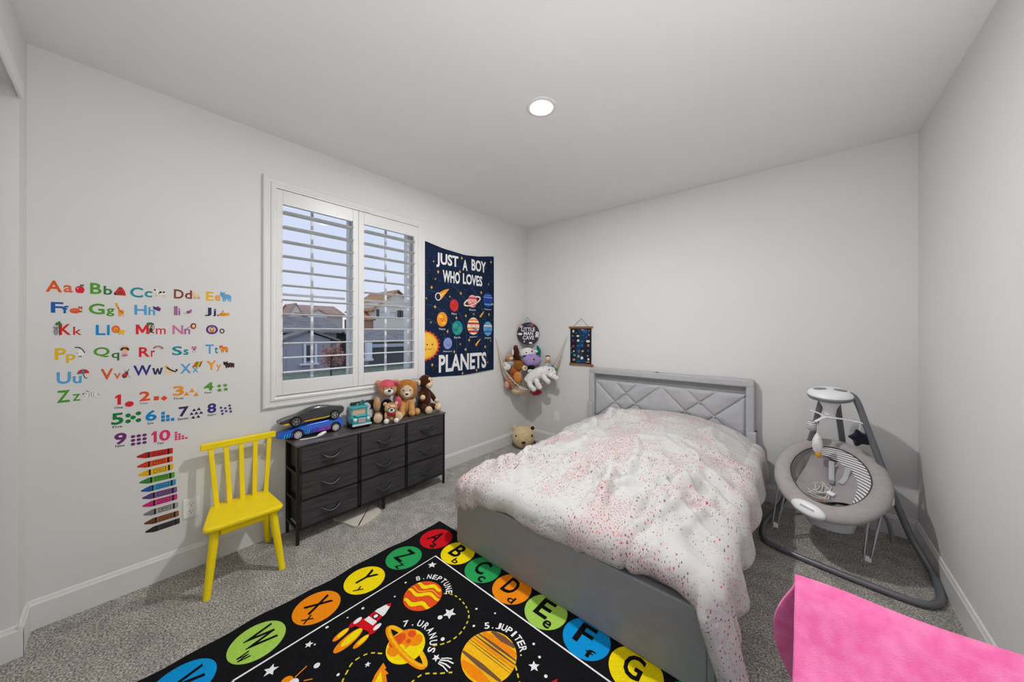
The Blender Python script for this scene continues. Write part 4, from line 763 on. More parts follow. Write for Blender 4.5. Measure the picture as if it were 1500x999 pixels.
B().box(HX1 - .005, HX1 + .014, -.075, -.035, .572, .578).done('charging_slot', M_blackpl, wg, 0)
B().box(1.655, 1.685, -.07, -.05, 1.0, 1.006, .002).done('power_button', M_blackpl, hbo)
B().box(1.012, 2.466, -2.035, -1.985, .012, .335, .008, 3).done('footboard', M_bedd, bed)
B().box(2.466, 2.492, -2.035, -1.985, .012, .335, .004, 2).done('corner_post', M_bedd, bed)
for x0, x1 in ((.985, 1.02), (2.455, 2.488)): B().box(x0, x1, -1.985, -.10, .06, .335, .006).done('side_rail', M_bedd, bed)
B().box(1.02, 2.455, -1.985, -.10, .22, .25).done('slat_base', M_bedd, bed, 0)
for x in (1.03, 2.44):
    for y in (-1.9, -1.0): B().box(x, x + .03, y, y + .03, 0, .22).done('leg', M_blackpl, bed, 0)
M_matt = mat('mattress_white', rgb(225, 224, 222), .9, var=.02)
mt = thing('mattress', 'white mattress under the speckled comforter', 'mattress', (1.735, -1.05, .25))
B().box(1.045, 2.430, -1.955, -.105, .252, .362, .03, 3).done('cover', M_matt, mt)
for x in (1.39, 2.08):
    pl = thing('pillow', 'pillow under the comforter, %s' % ('left' if x < 1.7 else 'right'), 'pillow', (x, -.34, .362))
    B().ell((x, -.34, .418), (.30, .18, .054), 24, 12, fn=lambda d: 1 + .12 * abs(d.x * d.y)).done('case', M_matt, pl, 60)

# ------------------------------------------------------------------ comforter
def comforter_mat():
    m = bpy.data.materials.new('comforter_print'); m.use_nodes = True; n = m.node_tree.nodes; l = m.node_tree.links; b = n['Principled BSDF']
    b.inputs['Roughness'].default_value = .85; b.inputs['Specular IOR Level'].default_value = .15; b.inputs['Sheen Weight'].default_value = .15
    tc = n.new('ShaderNodeUVMap'); tc.uv_map = 'cloth'
    def N(t, **k):
        q = n.new(t)
        for a_, v in k.items(): q.inputs[a_].default_value = v
        return q
    zone = N('ShaderNodeTexNoise', Scale=3.2, Detail=2.0); l.new(tc.outputs[0], zone.inputs['Vector'])
    zr = n.new('ShaderNodeValToRGB'); zr.color_ramp.elements[0].position = .45; zr.color_ramp.elements[0].color = rgb(208, 208, 206); zr.color_ramp.elements[1].position = .66; zr.color_ramp.elements[1].color = rgb(209, 198, 196)
    l.new(zone.outputs['Fac'], zr.inputs[0])
    base = zr.outputs[0]
    for sc, th, cols, off in ((72, .19, ((200, 66, 92), (206, 120, 132), (140, 138, 150), (112, 110, 124)), 0.0), (96, .17, ((122, 120, 134), (206, 96, 112), (150, 148, 158), (206, 148, 148)), 3.7)):
        mp = n.new('ShaderNodeMapping'); mp.inputs['Location'].default_value = (off, off, 0); mp.inputs['Scale'].default_value = (1, .62, 1); mp.inputs['Rotation'].default_value = (0, 0, .5 + off); l.new(tc.outputs[0], mp.inputs[0])
        vo = N('ShaderNodeTexVoronoi', Scale=sc); vo.voronoi_dimensions = '2D'; l.new(mp.outputs[0], vo.inputs['Vector'])
        lt = n.new('ShaderNodeMath'); lt.operation = 'LESS_THAN'; lt.inputs[1].default_value = th; l.new(vo.outputs['Distance'], lt.inputs[0])
        sp = n.new('ShaderNodeSeparateColor'); l.new(vo.outputs['Color'], sp.inputs[0])
        cr = n.new('ShaderNodeValToRGB'); cr.color_ramp.interpolation = 'CONSTANT'
        for i, c in enumerate(cols):
            e_ = cr.color_ramp.elements[i] if i < 2 else cr.color_ramp.elements.new(.25 * i)
            e_.position = .25 * i; e_.color = rgb(*c)
        l.new(sp.outputs[0], cr.inputs[0])
        # some cells stay empty, more of them outside the pink zones
        g = n.new('ShaderNodeMath'); g.operation = 'MULTIPLY_ADD'; g.inputs[1].default_value = 2.6; g.inputs[2].default_value = -.92; l.new(zone.outputs['Fac'], g.inputs[0])
        ls = n.new('ShaderNodeMath'); ls.operation = 'LESS_THAN'; l.new(sp.outputs[1], ls.inputs[0]); l.new(g.outputs[0], ls.inputs[1])
        mm = n.new('ShaderNodeMath'); mm.operation = 'MULTIPLY'; l.new(lt.outputs[0], mm.inputs[0]); l.new(ls.outputs[0], mm.inputs[1])
        mx = n.new('ShaderNodeMixRGB'); l.new(mm.outputs[0], mx.inputs[0]); l.new(base, mx.inputs[1]); l.new(cr.outputs[0], mx.inputs[2]); base = mx.outputs[0]
    l.new(base, b.inputs['Base Color'])
    wz = N('ShaderNodeTexNoise', Scale=9.0, Detail=4.0, Roughness=.5, Distortion=1.0); l.new(tc.outputs[0], wz.inputs['Vector'])
    bp = n.new('ShaderNodeBump'); bp.inputs['Strength'].default_value = .4; bp.inputs['Distance'].default_value = .03; l.new(wz.outputs['Fac'], bp.inputs['Height']); l.new(bp.outputs[0], b.inputs['Normal'])
    return m
CXi0, CXi1, CYi, RAD = 1.06, 2.44, -1.965, .075
def sm(a, c, x):
    t = max(0, min(1, (x - a) / (c - a))); return t * t * (3 - 2 * t)
def ridg(x, y, s, seed, warp=.5, pw=5):
    p = Vector((x * s + seed, y * s + seed * 1.7, seed)); q = noise.noise(p * .6 + Vector((5.2, 1.3, 0))); p2 = p + Vector((q, noise.noise(p * .7 + Vector((9, 2, 4))), 0)) * warp
    return (1 - abs(noise.noise(p2))) ** pw
HEADP = [(1.0, .02), (1.07, .075), (1.3, .165), (1.49, .215), (1.8, .235), (2.0, .225), (2.14, .19), (2.3, .135), (2.4, .085), (2.5, .02)]
def fold_line(x, y, ang, ln, wd, x0, y0, h, bend=0.0):
    """one soft crease: a ridge of height h starting at (x0, y0)"""
    c, s_ = math.cos(ang), math.sin(ang); u = ((x - x0) * c + (y - y0) * s_) / ln; v = -(x - x0) * s_ + (y - y0) * c - bend * (u - .5) ** 2
    if u < -.2 or u > 1.2: return 0.0
    return h * math.exp(-(v / wd) ** 2) * sm(-.2, .25, u) * sm(1.2, .75, u)
rf = random.Random(42)
CREASES = [(rf.uniform(-2.9, -.2), rf.uniform(.28, .75), rf.uniform(.018, .042), rf.uniform(1.0, 2.4), rf.uniform(-1.7, -.25), rf.uniform(.014, .034), rf.uniform(-.35, .35)) for _ in range(52)]
CREASES += [(-PI / 2 + rf.uniform(-.35, .35), rf.uniform(.35, .7), rf.uniform(.014, .026), 1.08 + i * .062 + rf.uniform(-.02, .02), rf.uniform(-1.5, -1.25), rf.uniform(.014, .032), rf.uniform(-.1, .1)) for i in range(22)]
def top_z(x, y):
    hd = interp(HEADP, x); u = (x - 1.76) / .74; mid = .150 * max(0, 1 - u * u) ** .75
    k = sm(-1.0, -.15, y); ft = sm(-1.0, -2.0, y)
    z = .412 + hd * k + mid * (1 - k) * (1 - .50 * ft) + .028 * sm(1.9, 2.35, x)
    z += .045 * math.exp(-((x - 1.95) / .30) ** 2 - ((y + .95) / .40) ** 2)
    w = ridg(x, y * .7, 2.4, 3.1, .5, 3) * .020 + ridg(x * .8 - y * .5, y, 4.0, 6.2, .6, 4) * .016 + ridg(x, y, 9.0, 1.9, .8, 4) * .005 - .030
    for cr_ in CREASES: w += fold_line(x, y, *cr_)
    return z + w
def comf(cx, cy, rem=1.0):
    ex = CXi0 - cx if cx < CXi0 else (cx - CXi1 if cx > CXi1 else 0.0); sx_ = -1 if cx < CXi0 else 1
    ey = CYi - cy if cy < CYi else 0.0
    e_ = math.hypot(ex, ey); bx_ = min(max(cx, CXi0), CXi1); by_ = max(cy, CYi)
    zt = top_z(bx_, by_)
    if e_ < 1e-6: return Vector((bx_, by_, zt))
    dx, dy = sx_ * ex / e_, -ey / e_
    if e_ < RAD * PI / 2: h = RAD * math.sin(e_ / RAD); dr = RAD * (1 - math.cos(e_ / RAD))
    else: h = RAD; dr = RAD + (e_ - RAD * PI / 2)
    hang = max(0, dr - RAD * .4)
    per = (bx_ if ey else 0) * 1.0 + (by_ if ex else 0) * 1.0 + math.atan2(ey, ex + 1e-6) * .3 * (1 if ex and ey else 0)
    fold = (math.sin(per * 30 + 3.5 * noise.noise(Vector((per * 4, 1.1, 0)))) * .55 + .45 * math.sin(per * 15 + 1.3))
    amp = .16 if (sx_ > 0 and ex > 0) else .13
    fold_r = math.sin(per * 17 + 2.0 * noise.noise(Vector((per * 3, 4.1, 0))))
    if sx_ > 0 and ex > 0 and not ey: fold = fold_r
    cor = (ex * ey) / (ex * ex + ey * ey) * 2 if sx_ > 0 else 0
    h += hang * (amp * fold + .07 + .30 * cor)
    if sx_ > 0 and ex > 0: h += .004 * sm(0, .10, dr)
    roll = max(0, 1 - rem / .07)
    h -= .055 * roll * roll * (1.0 if dr > .05 else 0)
    z = zt - dr + .020 * roll * roll + .006 * noise.noise(Vector((bx_ * 9, by_ * 9, dr * 9)))
    return Vector((bx_ + dx * h, by_ + dy * h, max(.015, z)))
# hem: how far the cloth reaches beyond the mattress edge
def foot_over(x): return interp([(1.0, .24), (1.1, .255), (1.25, .215), (1.45, .195), (1.67, .225), (1.9, .215), (2.1, .205), (2.3, .185), (2.42, .19), (2.55, .27), (2.75, .33)], x)
def left_over(y): return .21 + .02 * math.sin(y * 7)
def right_over(y): return .30 + .03 * math.sin(y * 17 + 2.0) + .05 * sm(-1.6, -2.0, y)
cf_ = thing('comforter', 'rumpled white comforter with pink and grey speckles, spread over the bed', 'comforter', (1.75, -1.1, .45))
NUc, NVc = 230, 250; vs = []; uvs = []
for i in range(NUc + 1):
    for j in range(NVc + 1):
        u, v = i / NUc, j / NVc
        y_ = -.115 - v * (2.02 - .115); lx = CXi0 - left_over(y_); rx = CXi1 + right_over(y_)
        cx = lx + u * (rx - lx); fy = CYi - foot_over(cx); cy = -.115 + v * (fy + .115)
        rm = [1.0]
        if cx < CXi0: rm.append(cx - lx)
        if cx > CXi1: rm.append(rx - cx)
        if cy < CYi: rm.append(cy - fy)
        p = comf(cx, cy, min(rm)); vs.append(p); uvs.append((cx, cy))
b = B(); NV1 = NVc + 1
b.add(vs, [(i * NV1 + j, (i + 1) * NV1 + j, (i + 1) * NV1 + j + 1, i * NV1 + j + 1) for i in range(NUc) for j in range(NVc)])
co = b.done('cover', comforter_mat(), cf_, 0, clean=False)
uvl = co.data.uv_layers.new(name='cloth')
for lp in co.data.loops: uvl.data[lp.index].uv = uvs[lp.vertex_index]
co.data.polygons.foreach_set('use_smooth', [True] * len(co.data.polygons))
md = co.modifiers.new('thickness', 'SOLIDIFY'); md.thickness = .012; md.offset = -1

# ------------------------------------------------------------------ yellow child's chair
M_yel = mat('yellow_paint', rgb(252, 224, 0), 0.42, var=0.03, vscale=10)
ch = thing('child_chair', "bright yellow child's wooden chair with a spindle back", 'chair', (.23, -3.02, 0))
def rounded(pts, r, k=5):
    out = []; n = len(pts)
    for i in range(n):
        p0, p1, p2 = Vector(pts[i - 1]), Vector(pts[i]), Vector(pts[(i + 1) % n]); a = p1 + (p0 - p1).normalized() * r; c = p1 + (p2 - p1).normalized() * r
        for t in range(k + 1):
            s = t / k; out.append(tuple(a * (1 - s) ** 2 + p1 * 2 * s * (1 - s) + c * s * s))
    return out
sp = rounded([(.075, -3.135), (.075, -2.860), (.405, -2.845), (.395, -3.212)], .045)
b = B(); n = len(sp); cx_, cy_ = .24, -3.015
def ringp(s, z): return [(cx_ + (p[0] - cx_) * s, cy_ + (p[1] - cy_) * s, z) for p in sp]
vs = ringp(.96, .338) + ringp(1, .346) + ringp(1, .360) + ringp(.975, .366) + ringp(.90, .3665); fs = [tuple(range(n - 1, -1, -1)), tuple(range(4 * n, 5 * n))]
for k in range(4): fs += [(k * n + i, k * n + (i + 1) % n, (k + 1) * n + (i + 1) % n, (k + 1) * n + i) for i in range(n)]
b.add(vs, fs); b.done('seat', M_yel, ch, 50)
for (f, t) in (((.386, -3.190, 0), (.345, -3.150, .34)), ((.420, -2.862, 0), (.355, -2.895, .34)), ((.042, -2.842, 0), (.105, -2.885, .34)), ((.060, -3.128, 0), (.105, -3.112, .34))):
    B().tube([f, t], [.0165, .022], 14).done('leg', M_yel, ch, 50)
for (x0, x1, y0, y1) in ((.350, .368, -3.13, -2.92), (.088, .104, -3.11, -2.90)): B().box(x0, x1, y0, y1, .300, .340, .003).done('apron', M_yel, ch)
for y in (-3.135, -2.905): B().box(.10, .35, y, y + .016, .300, .340, .003).done('side_apron', M_yel, ch)
B().box(.066, .094, -3.180, -2.812, .699, .736, .004).done('top_rail', M_yel, ch)
for (yt, yb) in ((-3.136, -3.112), (-3.066, -3.052), (-2.993, -2.992), (-2.920, -2.932), (-2.846, -2.873)):
    B().box(-.008, .008, -.012, .012, 0, 1, .003, T=Matrix(((1, 0, .080 - .118, .118), (0, 1, yt - yb, yb), (0, 0, .705 - .360, .360), (0, 0, 0, 1)))).done('spindle', M_yel, ch)

# ------------------------------------------------------------------ nine-drawer dresser
M_dk = mat('dresser_wood', rgb(44, 43, 45), 0.5, vscale=5, detail=7, col2=rgb(66, 64, 68), stretch=(2, 1.2, 14), bump=.1, bscale=20, bdist=.001)
M_top = mat('dresser_top_wood', rgb(66, 63, 62), 0.28, vscale=5, detail=7, col2=rgb(96, 92, 90), stretch=(12, 1.2, 2))
M_blk = mat('black_metal', rgb(20, 20, 22), 0.4, var=.05); M_fab = mat('black_fabric', rgb(26, 26, 28), .9, var=.1, vscale=60)
dr = thing('dresser', 'low dark dresser with nine wood-look drawers and a black metal frame', 'dresser', (.135, -2.135, 0))
DX, DY0, DY1 = .250, -2.738, -1.538
B().box(.017, .258, DY0 - .004, DY1 + .006, .643, .656, .003).done('top', M_top, dr)
for y in (DY0, DY1 - .018):
    for x in (.020, DX - .018): B().box(x, x + .018, y, y + .018, 0, .643, .002).done('post', M_blk, dr)
for x in (.020, DX - .018): B().box(x, x + .018, -2.142, -2.124, 0, .095, .002).done('leg', M_blk, dr)
YC = [(-2.710, -2.343), (-2.314, -1.951), (-1.923, -1.560)]; ZR = [(.471, .637), (.288, .454), (.105, .271)]
for y in (-2.3285, -1.937): B().box(DX - .02, DX - .001, y - .009, y + .009, .09, .643).done('divider', M_blk, dr, 0)
for z in (.088, .2715, .4545): B().box(DX - .02, DX - .001, DY0 + .018, DY1 - .018, z, z + .0165).done('front_rail', M_blk, dr, 0)
for y in (DY0 + .002, DY1 - .016):
    for z in (.09, .2715, .4545): B().box(.038, DX - .018, y, y + .014, z, z + .016).done('side_rail', M_blk, dr, 0)
B().box(.024, .028, DY0 + .018, DY1 - .018, .09, .643).done('back_panel', M_fab, dr, 0)
for (y0, y1) in YC:
    for (z0, z1) in ZR:
        dw = B().box(.04, DX + .002, y0, y1, z0, z1, .003).done('drawer', M_dk, dr); c0 = (y0 + y1) / 2; zc = z0 + .092
        hd = []
        for k in range(13):
            t = k / 12; hd.append((DX + .003 + .026 * math.sin(PI * t) ** .7, c0 - .062 + .124 * t, zc - .030 * math.sin(PI * t)))
        B().tube(hd, [.006 + .005 * math.sin(PI * k / 12) for k in range(13)], 8, flat=.5).done('handle', M_blk, dw)
# ------------------------------------------------------------------ pale flat mat on the carpet under the dresser
M_mat = mat('pale_mat', rgb(214, 206, 194), .7, var=.04)
pts = [(.10, -2.47), (.16, -2.44), (.33, -2.40), (.36, -2.36), (.34, -2.27), (.29, -2.17), (.14, -2.16), (.10, -2.2)]
pts = rounded(pts, .03, 3)
o = B().prism(pts, .002, .012).done('foam_mat', M_mat, None, 40); tag(o, 'pale curved flat mat lying on the carpet under the dresser', 'mat')

# ------------------------------------------------------------------ pink blanket over a chair back, close to the camera
M_pink = mat('pink_plush', rgb(248, 112, 176), .95, vscale=30, col2=rgb(255, 140, 194), bump=.5, bscale=420, spec=.1, sheen=.4, bdist=.004, detail=6)
PY, PZ = -2.392, .780
rk_ = thing('folding_rack', 'folding wooden rack under the pink blanket', 'rack', (3.0, -2.55, 0))
M_wd = mat('rack_wood', rgb(150, 112, 76), .5, var=.15, vscale=20, stretch=(6, 6, 1))
for x in (2.76, 3.26):
    zf = .021 if x < 3 else .009
    B().tube([(x, PY - .005, PZ - .04), (x, PY - .005 - (PZ - .04 - zf) * .80, zf)], .011, 10).done('front_leg', M_wd, rk_); B().tube([(x, PY, PZ - .04), (x, PY + .02, zf)], .011, 10).done('back_leg', M_wd, rk_)
B().tube([(2.74, PY, PZ - .04), (3.28, PY, PZ - .04)], .013, 12).done('top_bar', M_wd, rk_)
for t_ in (.35, .6): B().tube([(2.76, PY - .005 - (PZ - .05) * .8 * t_, PZ - .04 - (PZ - .05) * t_), (3.26, PY - .005 - (PZ - .05) * .8 * t_, PZ - .04 - (PZ - .05) * t_)], .009, 10).done('cross_bar', M_wd, rk_)
bl = thing('pink_blanket', 'bright pink plush blanket draped over a rack in the near right corner', 'blanket', (3.0, PY, .35))
def blanket(u, v):
    # u along the bar, v across: 0 back hem, .5 ridge, 1 front hem
    x = 2.722 + u * .585; s = (v - .5) * 2; hang = abs(s) * .52; r = .022; k = max(0, hang - r) / .5
    wv = .004 * noise.noise(Vector((x * 6, hang * 6, s)))
    if s > 0:
        d = Vector((0, -.70, -.714)); a = min(1, hang / .05); yy = d.y * hang - r * .3 * a; zz = PZ + d.z * hang + r * .4 * math.sin(PI * min(1, hang / .06)) * .5
        rip = .006 * math.sin(u * 10 - hang * 22) + .003 * math.sin(u * 27 + hang * 15); yy -= .714 * rip * min(1, k * 4); zz += .70 * rip * min(1, k * 4); x -= .010 * k * (1 - u)
    else:
        yy = r * min(1, hang / .03) + .06 * k; zz = PZ - hang + r * .5 * (1 - min(1, hang / .03)); x -= .044 * math.sin(PI * min(1, k * 1.8)) * (1 - u) ** 3
    return (x, PY + yy + wv, zz + .012 * u - .005 * math.sin(u * PI) + .003 * math.sin(u * 13))
o = B().grid(blanket, 80, 110).done('fabric', M_pink, bl, 0); o.data.polygons.foreach_set('use_smooth', [True] * len(o.data.polygons))
md = o.modifiers.new('thickness', 'SOLIDIFY'); md.thickness = .012; md.offset = 1
# ------------------------------------------------------------------ plush toys and toy cars on the dresser
TZ = .6565
def part(name, m, parent, *ells, smooth=60):
    b = B()
    for c, r in ells: b.ell(c, r, 16, 10)
    return b.done(name, m, parent, smooth, world=False)
def eyes(parent, pts, r=.005):
    for p in pts: part('eye', mat('toy_eye', rgb(16, 14, 14), .15), parent, (p, r))
P_tan = plush('plush_tan', 196, 152, 110); P_beige = plush('plush_beige', 226, 198, 162); P_choc = plush('plush_chocolate', 70, 36, 22); P_lionb = plush('plush_lion', 206, 150, 92); P_mane = plush('plush_mane', 176, 112, 50)
P_white = plush('plush_white', 232, 230, 228); P_black = plush('plush_black', 26, 24, 26); P_pk = plush('plush_pink', 208, 86, 102); P_nose = mat('toy_nose', rgb(20, 16, 16), .3); P_redr = flat('ribbon_red', 196, 28, 40); P_cream2 = plush('plush_cream', 232, 212, 178)
# bear with a pink cap
t = thing('teddy_bear', 'tan teddy bear wearing a pink cap and dark top, on the dresser', 'plush toy', (.085, -2.018, TZ), math.radians(-24))
part('body', P_black, t, ((0, 0, .085), (.052, .058, .088))); part('head', P_tan, t, ((.012, 0, .262), (.070, .078, .072)))
for s in (-1, 1):
    part('ear', P_tan, t, ((.0, s * .070, .312), (.014, .024, .024))); part('leg', P_tan, t, ((.055, s * .072, .040), (.060, .036, .038))); part('foot_pad', P_beige, t, ((.108, s * .078, .040), (.014, .036, .038)))
part('arm', P_tan, t, ((.035, -.082, .140), (.030, .030, .062))); part('arm', P_pk, t, ((.02, .086, .135), (.028, .030, .055)))
part('muzzle', P_white, t, ((.070, .006, .243), (.026, .038, .028))); part('nose', P_nose, t, ((.096, .010, .255), (.010, .014, .010)))
eyes(t, [(.072, -.032, .270), (.076, .028, .270)], .006)
cp = B().grid(lambda u, v: ((.012 + .074 * math.cos(2 * PI * u) * math.sin(v * 1.25)), .082 * math.sin(2 * PI * u) * math.sin(v * 1.25), .262 + .076 * math.cos(v * 1.25)), 24, 8, cu=True).done('cap', P_pk, t, 60, world=False)
part('cap_bow', P_pk, t, ((.05, .072, .310), (.014, .022, .016)))
# small spotted bear with red ribbon
P_leo = mat('plush_leopard', rgb(150, 100, 66), .95, vscale=60, col2=rgb(222, 190, 150), bump=.5, bscale=180, spec=.1, detail=1, bdist=.005)
t = thing('leopard_bear', 'small spotted plush bear with a red ribbon, in front of the tan bear', 'plush toy', (.198, -2.047, TZ), math.radians(-24))
part('body', P_leo, t, ((0, 0, .045), (.030, .034, .046))); part('head', P_leo, t, ((.008, 0, .118), (.046, .052, .046)))
for s in (-1, 1):
    part('ear', P_leo, t, ((0, s * .044, .152), (.01, .016, .016))); part('arm', P_leo, t, ((.018, s * .040, .062), (.016, .014, .030))); part('foot', P_white, t, ((.040, s * .038, .021), (.018, .021, .021)))
part('muzzle', P_white, t, ((.046, 0, .106), (.020, .025, .020))); part('nose', P_nose, t, ((.065, 0, .116), (.007, .012, .008))); eyes(t, [(.050, -.020, .124), (.050, .020, .124)])
part('ribbon', P_redr, t, ((.034, -.014, .074), (.010, .020, .014)), ((.034, .016, .074), (.010, .020, .014)))
# lion
t = thing('plush_lion', 'golden plush lion with a fluffy mane, on the dresser', 'plush toy', (.080, -1.830, TZ + .003), math.radians(-30))
part('body', P_lionb, t, ((0, 0, .085), (.055, .060, .090)))
rl = random.Random(5); b = B()
b.ell((.004, 0, .215), (.060, .092, .098), 30, 20, fn=lambda d: 1 + .07 * noise.noise(d * 7)); b.done('mane', P_mane, t, 60, world=False)
part('face', plush('plush_lionface', 206, 184, 160), t, ((.042, 0, .208), (.036, .060, .064))); part('muzzle', P_cream2, t, ((.075, 0, .188), (.018, .032, .028))); part('nose', P_nose, t, ((.092, .0, .198), (.008, .014, .009)))
eyes(t, [(.072, -.027, .228), (.072, .027, .228)], .006)
for s in (-1, 1):
    b = B(); b.tube([(.03, s * .036, .13), (.058, s * .040, .07), (.070, s * .042, .026)], [.026, .027, .026], 12, smooth=4); b.ell((.078, s * .042, .026), (.034, .029, .026), 14, 8); b.done('front_leg', P_lionb, t, 60, world=False)
    part('hind_foot', P_lionb, t, ((.040, s * .088, .030), (.040, .026, .030))); part('ear', P_lionb, t, ((.02, s * .068, .285), (.010, .018, .018)))
# monkey, looking to the right
t = thing('plush_monkey', 'dark brown plush monkey with tan face, hands and feet, at the dresser end', 'plush toy', (.085, -1.648, TZ), math.radians(12))
b = B(); b.tube([(-.015, 0, .03), (0, 0, .10), (0, 0, .17), (.008, 0, .215)], [.058, .062, .050, .034], 16, smooth=4); b.done('body', P_choc, t, 60, world=False)
part('head', P_choc, t, ((.010, 0, .275), (.060, .060, .066)))
part('face', P_beige, t, ((.050, .010, .252), (.026, .044, .036)), ((.054, .010, .290), (.014, .030, .030))); eyes(t, [(.068, -.006, .292), (.067, .026, .292)])
for s in (-1, 1):
    part('ear', P_beige, t, ((.0, s * .064, .275), (.010, .018, .024)))
    b = B(); b.tube([(0, s * .03, .05), (.05, s * .050, .045), (.09, s * .058, .036)], [.032, .030, .026], 12, smooth=4); b.done('leg', P_choc, t, 60, world=False)
    part('foot', P_beige, t, ((.112, s * .062, .036), (.030, .034, .036)))
for s, ez in ((-1, .150), (1, .09)):
    b = B(); b.tube([(0, s * .045, .185), (.03, s * .078, .130), (.055, s * .088, ez)], [.022, .021, .019], 12, smooth=4); b.done('arm', P_choc, t, 60, world=False); part('hand', P_beige, t, ((.068, s * .092, ez), (.022, .024, .024)))
# black pouch with white animal print
t = thing('printed_pouch', 'black pouch with a white animal print, behind the teal truck', 'pouch', (.045, -2.205, TZ))
b = B(); b.box(.024, .058, -2.305, -2.115, TZ, .835, .012, 3); b.done('pouch', mat('pouch_black', rgb(20, 20, 22), .4), t)
decal('animal_print', [disc2d(-2.185, .785, .045, .035), disc2d(-2.215, .81, .022, .02), poly2d((-2.20, .76), (-2.15, .76), (-2.13, .70), (-2.15, .69), (-2.18, .73)), disc2d(-2.14, .73, .022, .03), disc2d(-2.22, .73, .014, .02)], lambda y, z, l: (.0584 + l, y - .008, z), flat('pouch_white', 214, 214, 216), t)
rs = random.Random(8); o = decal('speckles', [disc2d(rs.uniform(-2.29, -2.11), rs.uniform(.67, .825), .0035, None, 6) for _ in range(46)], lambda y, z, l: (.0584 + l, y - .008, z), flat('pouch_white', 214, 214, 216), t, lift=.0002); o['kind'] = 'stuff'
# teal toy truck
M_teal = mat('toy_teal', rgb(28, 170, 176), .3, coat=.4); M_chr = mat('toy_chrome', rgb(214, 218, 220), .25, .3); M_skin = mat('toy_window_tan', rgb(214, 180, 150), .4); M_tyre = mat('toy_tyre', rgb(24, 24, 26), .7)
t = thing('toy_truck', 'teal plastic toy tow truck between the cars and the pouch', 'toy truck', (.115, -2.272, TZ), math.radians(-4))
X = lambda: B()
X().box(-.055, .060, -.070, .070, .022, .085, .010, 3).done('hood', M_teal, t, world=False)
X().box(.010, .064, -.045, .045, .085, .098, .008, 3).done('bonnet', M_teal, t, world=False)
b = X()
for y in (-.062, .050): b.box(-.050, -.038, y, y + .012, .085, .145); b.box(.002, .012, y, y + .012, .085, .145)
b.box(-.056, .020, -.068, .068, .142, .158, .006, 2); b.done('cab_frame', M_teal, t, world=False)
X().box(.002, .006, -.050, .050, .088, .142).done('windshield', M_skin, t, 0, world=False); X().box(-.038, .002, -.060, -.057, .088, .142).done('side_window', M_skin, t, 0, world=False)
X().box(.060, .066, -.028, .028, .040, .080, .003).done('grille', mat('toy_grille', rgb(190, 180, 184), .35, .4), t, world=False)
X().box(.060, .074, -.074, .074, .020, .034, .005).done('bumper', M_chr, t, world=False)
for s in (-1, 1):
    part('headlight', M_chr, t, ((.062, s * .050, .066), (.010, .015, .015)))
    for x in (-.03, .036): X().lathe([(.0001, -.009), (.020, -.009), (.024, -.006), (.024, .006), (.020, .009), (.0001, .009)], 20, TR(x, s * .062, .024) @ RX(PI / 2)).done('wheel', M_tyre, t, world=False)
X().tube([(-.05, .03, .158), (-.052, .05, .185), (-.04, .065, .17)], .012, 10).done('tow_boom', mat('toy_teal_dark', rgb(20, 110, 120), .4), t, world=False)
# two model cars, the black one standing on the blue one
def model_car(name, label, loc, L, hw, prof, hgt, wheel_s, wr, m_body, extras, rz=0.0, pitch=0.0):
    """side profile lofted across the width; nose towards -Y, local y runs nose to tail"""
    t = thing(name, label, 'toy car', loc); t.rotation_euler = (pitch, 0, rz)
    n = len(prof); st = [(-1, .80), (-.88, .93), (-.6, 1.0), (.6, 1.0), (.88, .93), (1, .80)]; vs = []
    for k, (xx, sc) in enumerate(st):
        for s, h in prof:
            up_ = max(0, h - .45); tumble = 1 - .42 * up_
            vs.append((xx * hw * tumble * (1 - .25 * max(0, .18 - s) / .18), s * L, wr * .45 + (.5 + (h - .5) * sc) * hgt))
    fs = [(k * n + i, k * n + (i + 1) % n, (k + 1) * n + (i + 1) % n, (k + 1) * n + i) for k in range(len(st) - 1) for i in range(n)] + [tuple(range(n)), tuple(range((len(st) - 1) * n, len(st) * n))]
    B().add(vs, fs).done('car_body', m_body, t, 35, world=False)
    for ws in wheel_s:
        for s in (-1, 1):
            M = TR(s * (hw - .002), ws * L, wr) @ RY(PI / 2)
            w = B().lathe([(.0001, -.010), (wr * .85, -.010), (wr, -.007), (wr, .007), (wr * .85, .010), (wr * .72, .008), (wr * .70, .002), (.0001, .002)] if s > 0 else [(.0001, -.002), (wr * .7, -.002), (wr * .72, -.008), (wr * .85, -.010), (wr, -.007), (wr, .007), (wr * .85, .010), (.0001, .010)], 28, M).done('wheel', M_tyre, t, 40, world=False)
            b = B()
            for k in range(extras['spokes']):
                q = 2 * PI * k / extras['spokes']; b.box(-wr * .09, wr * .09, 0, wr * .72, .003, .008, T=M @ (Matrix() if s > 0 else RX(PI)) @ RZ(q))
            b.lathe([(wr * .66, .002), (wr * .66, .009), (wr * .74, .009), (wr * .74, .002)], 28, M @ (Matrix() if s > 0 else RX(PI))); b.lathe([(.0001, .009), (wr * .2, .009), (wr * .2, .002)], 12, M @ (Matrix() if s > 0 else RX(PI)))
            b.done('rim', extras['rim'], w, 30, world=False)
    for ws in wheel_s: B().lathe([(.0001, 0), (wr * 1.22, 0), (wr * 1.22, .0015), (.0001, .0016)], 28, TR(hw * .985, ws * L, wr * 1.08) @ RY(PI / 2)).done('wheel_arch', mat('arch_black', rgb(10, 10, 11), .8), t, 0, world=False)
    return t
M_cblk = mat('car_black', rgb(52, 54, 56), .22, .2, coat=.6); M_cblu = mat('car_blue', rgb(18, 92, 200), .25, .1, coat=.5); M_cyel = mat('car_yellow', rgb(232, 190, 20), .4); M_cwin = mat('car_window', rgb(12, 13, 15), .08, coat=.5)
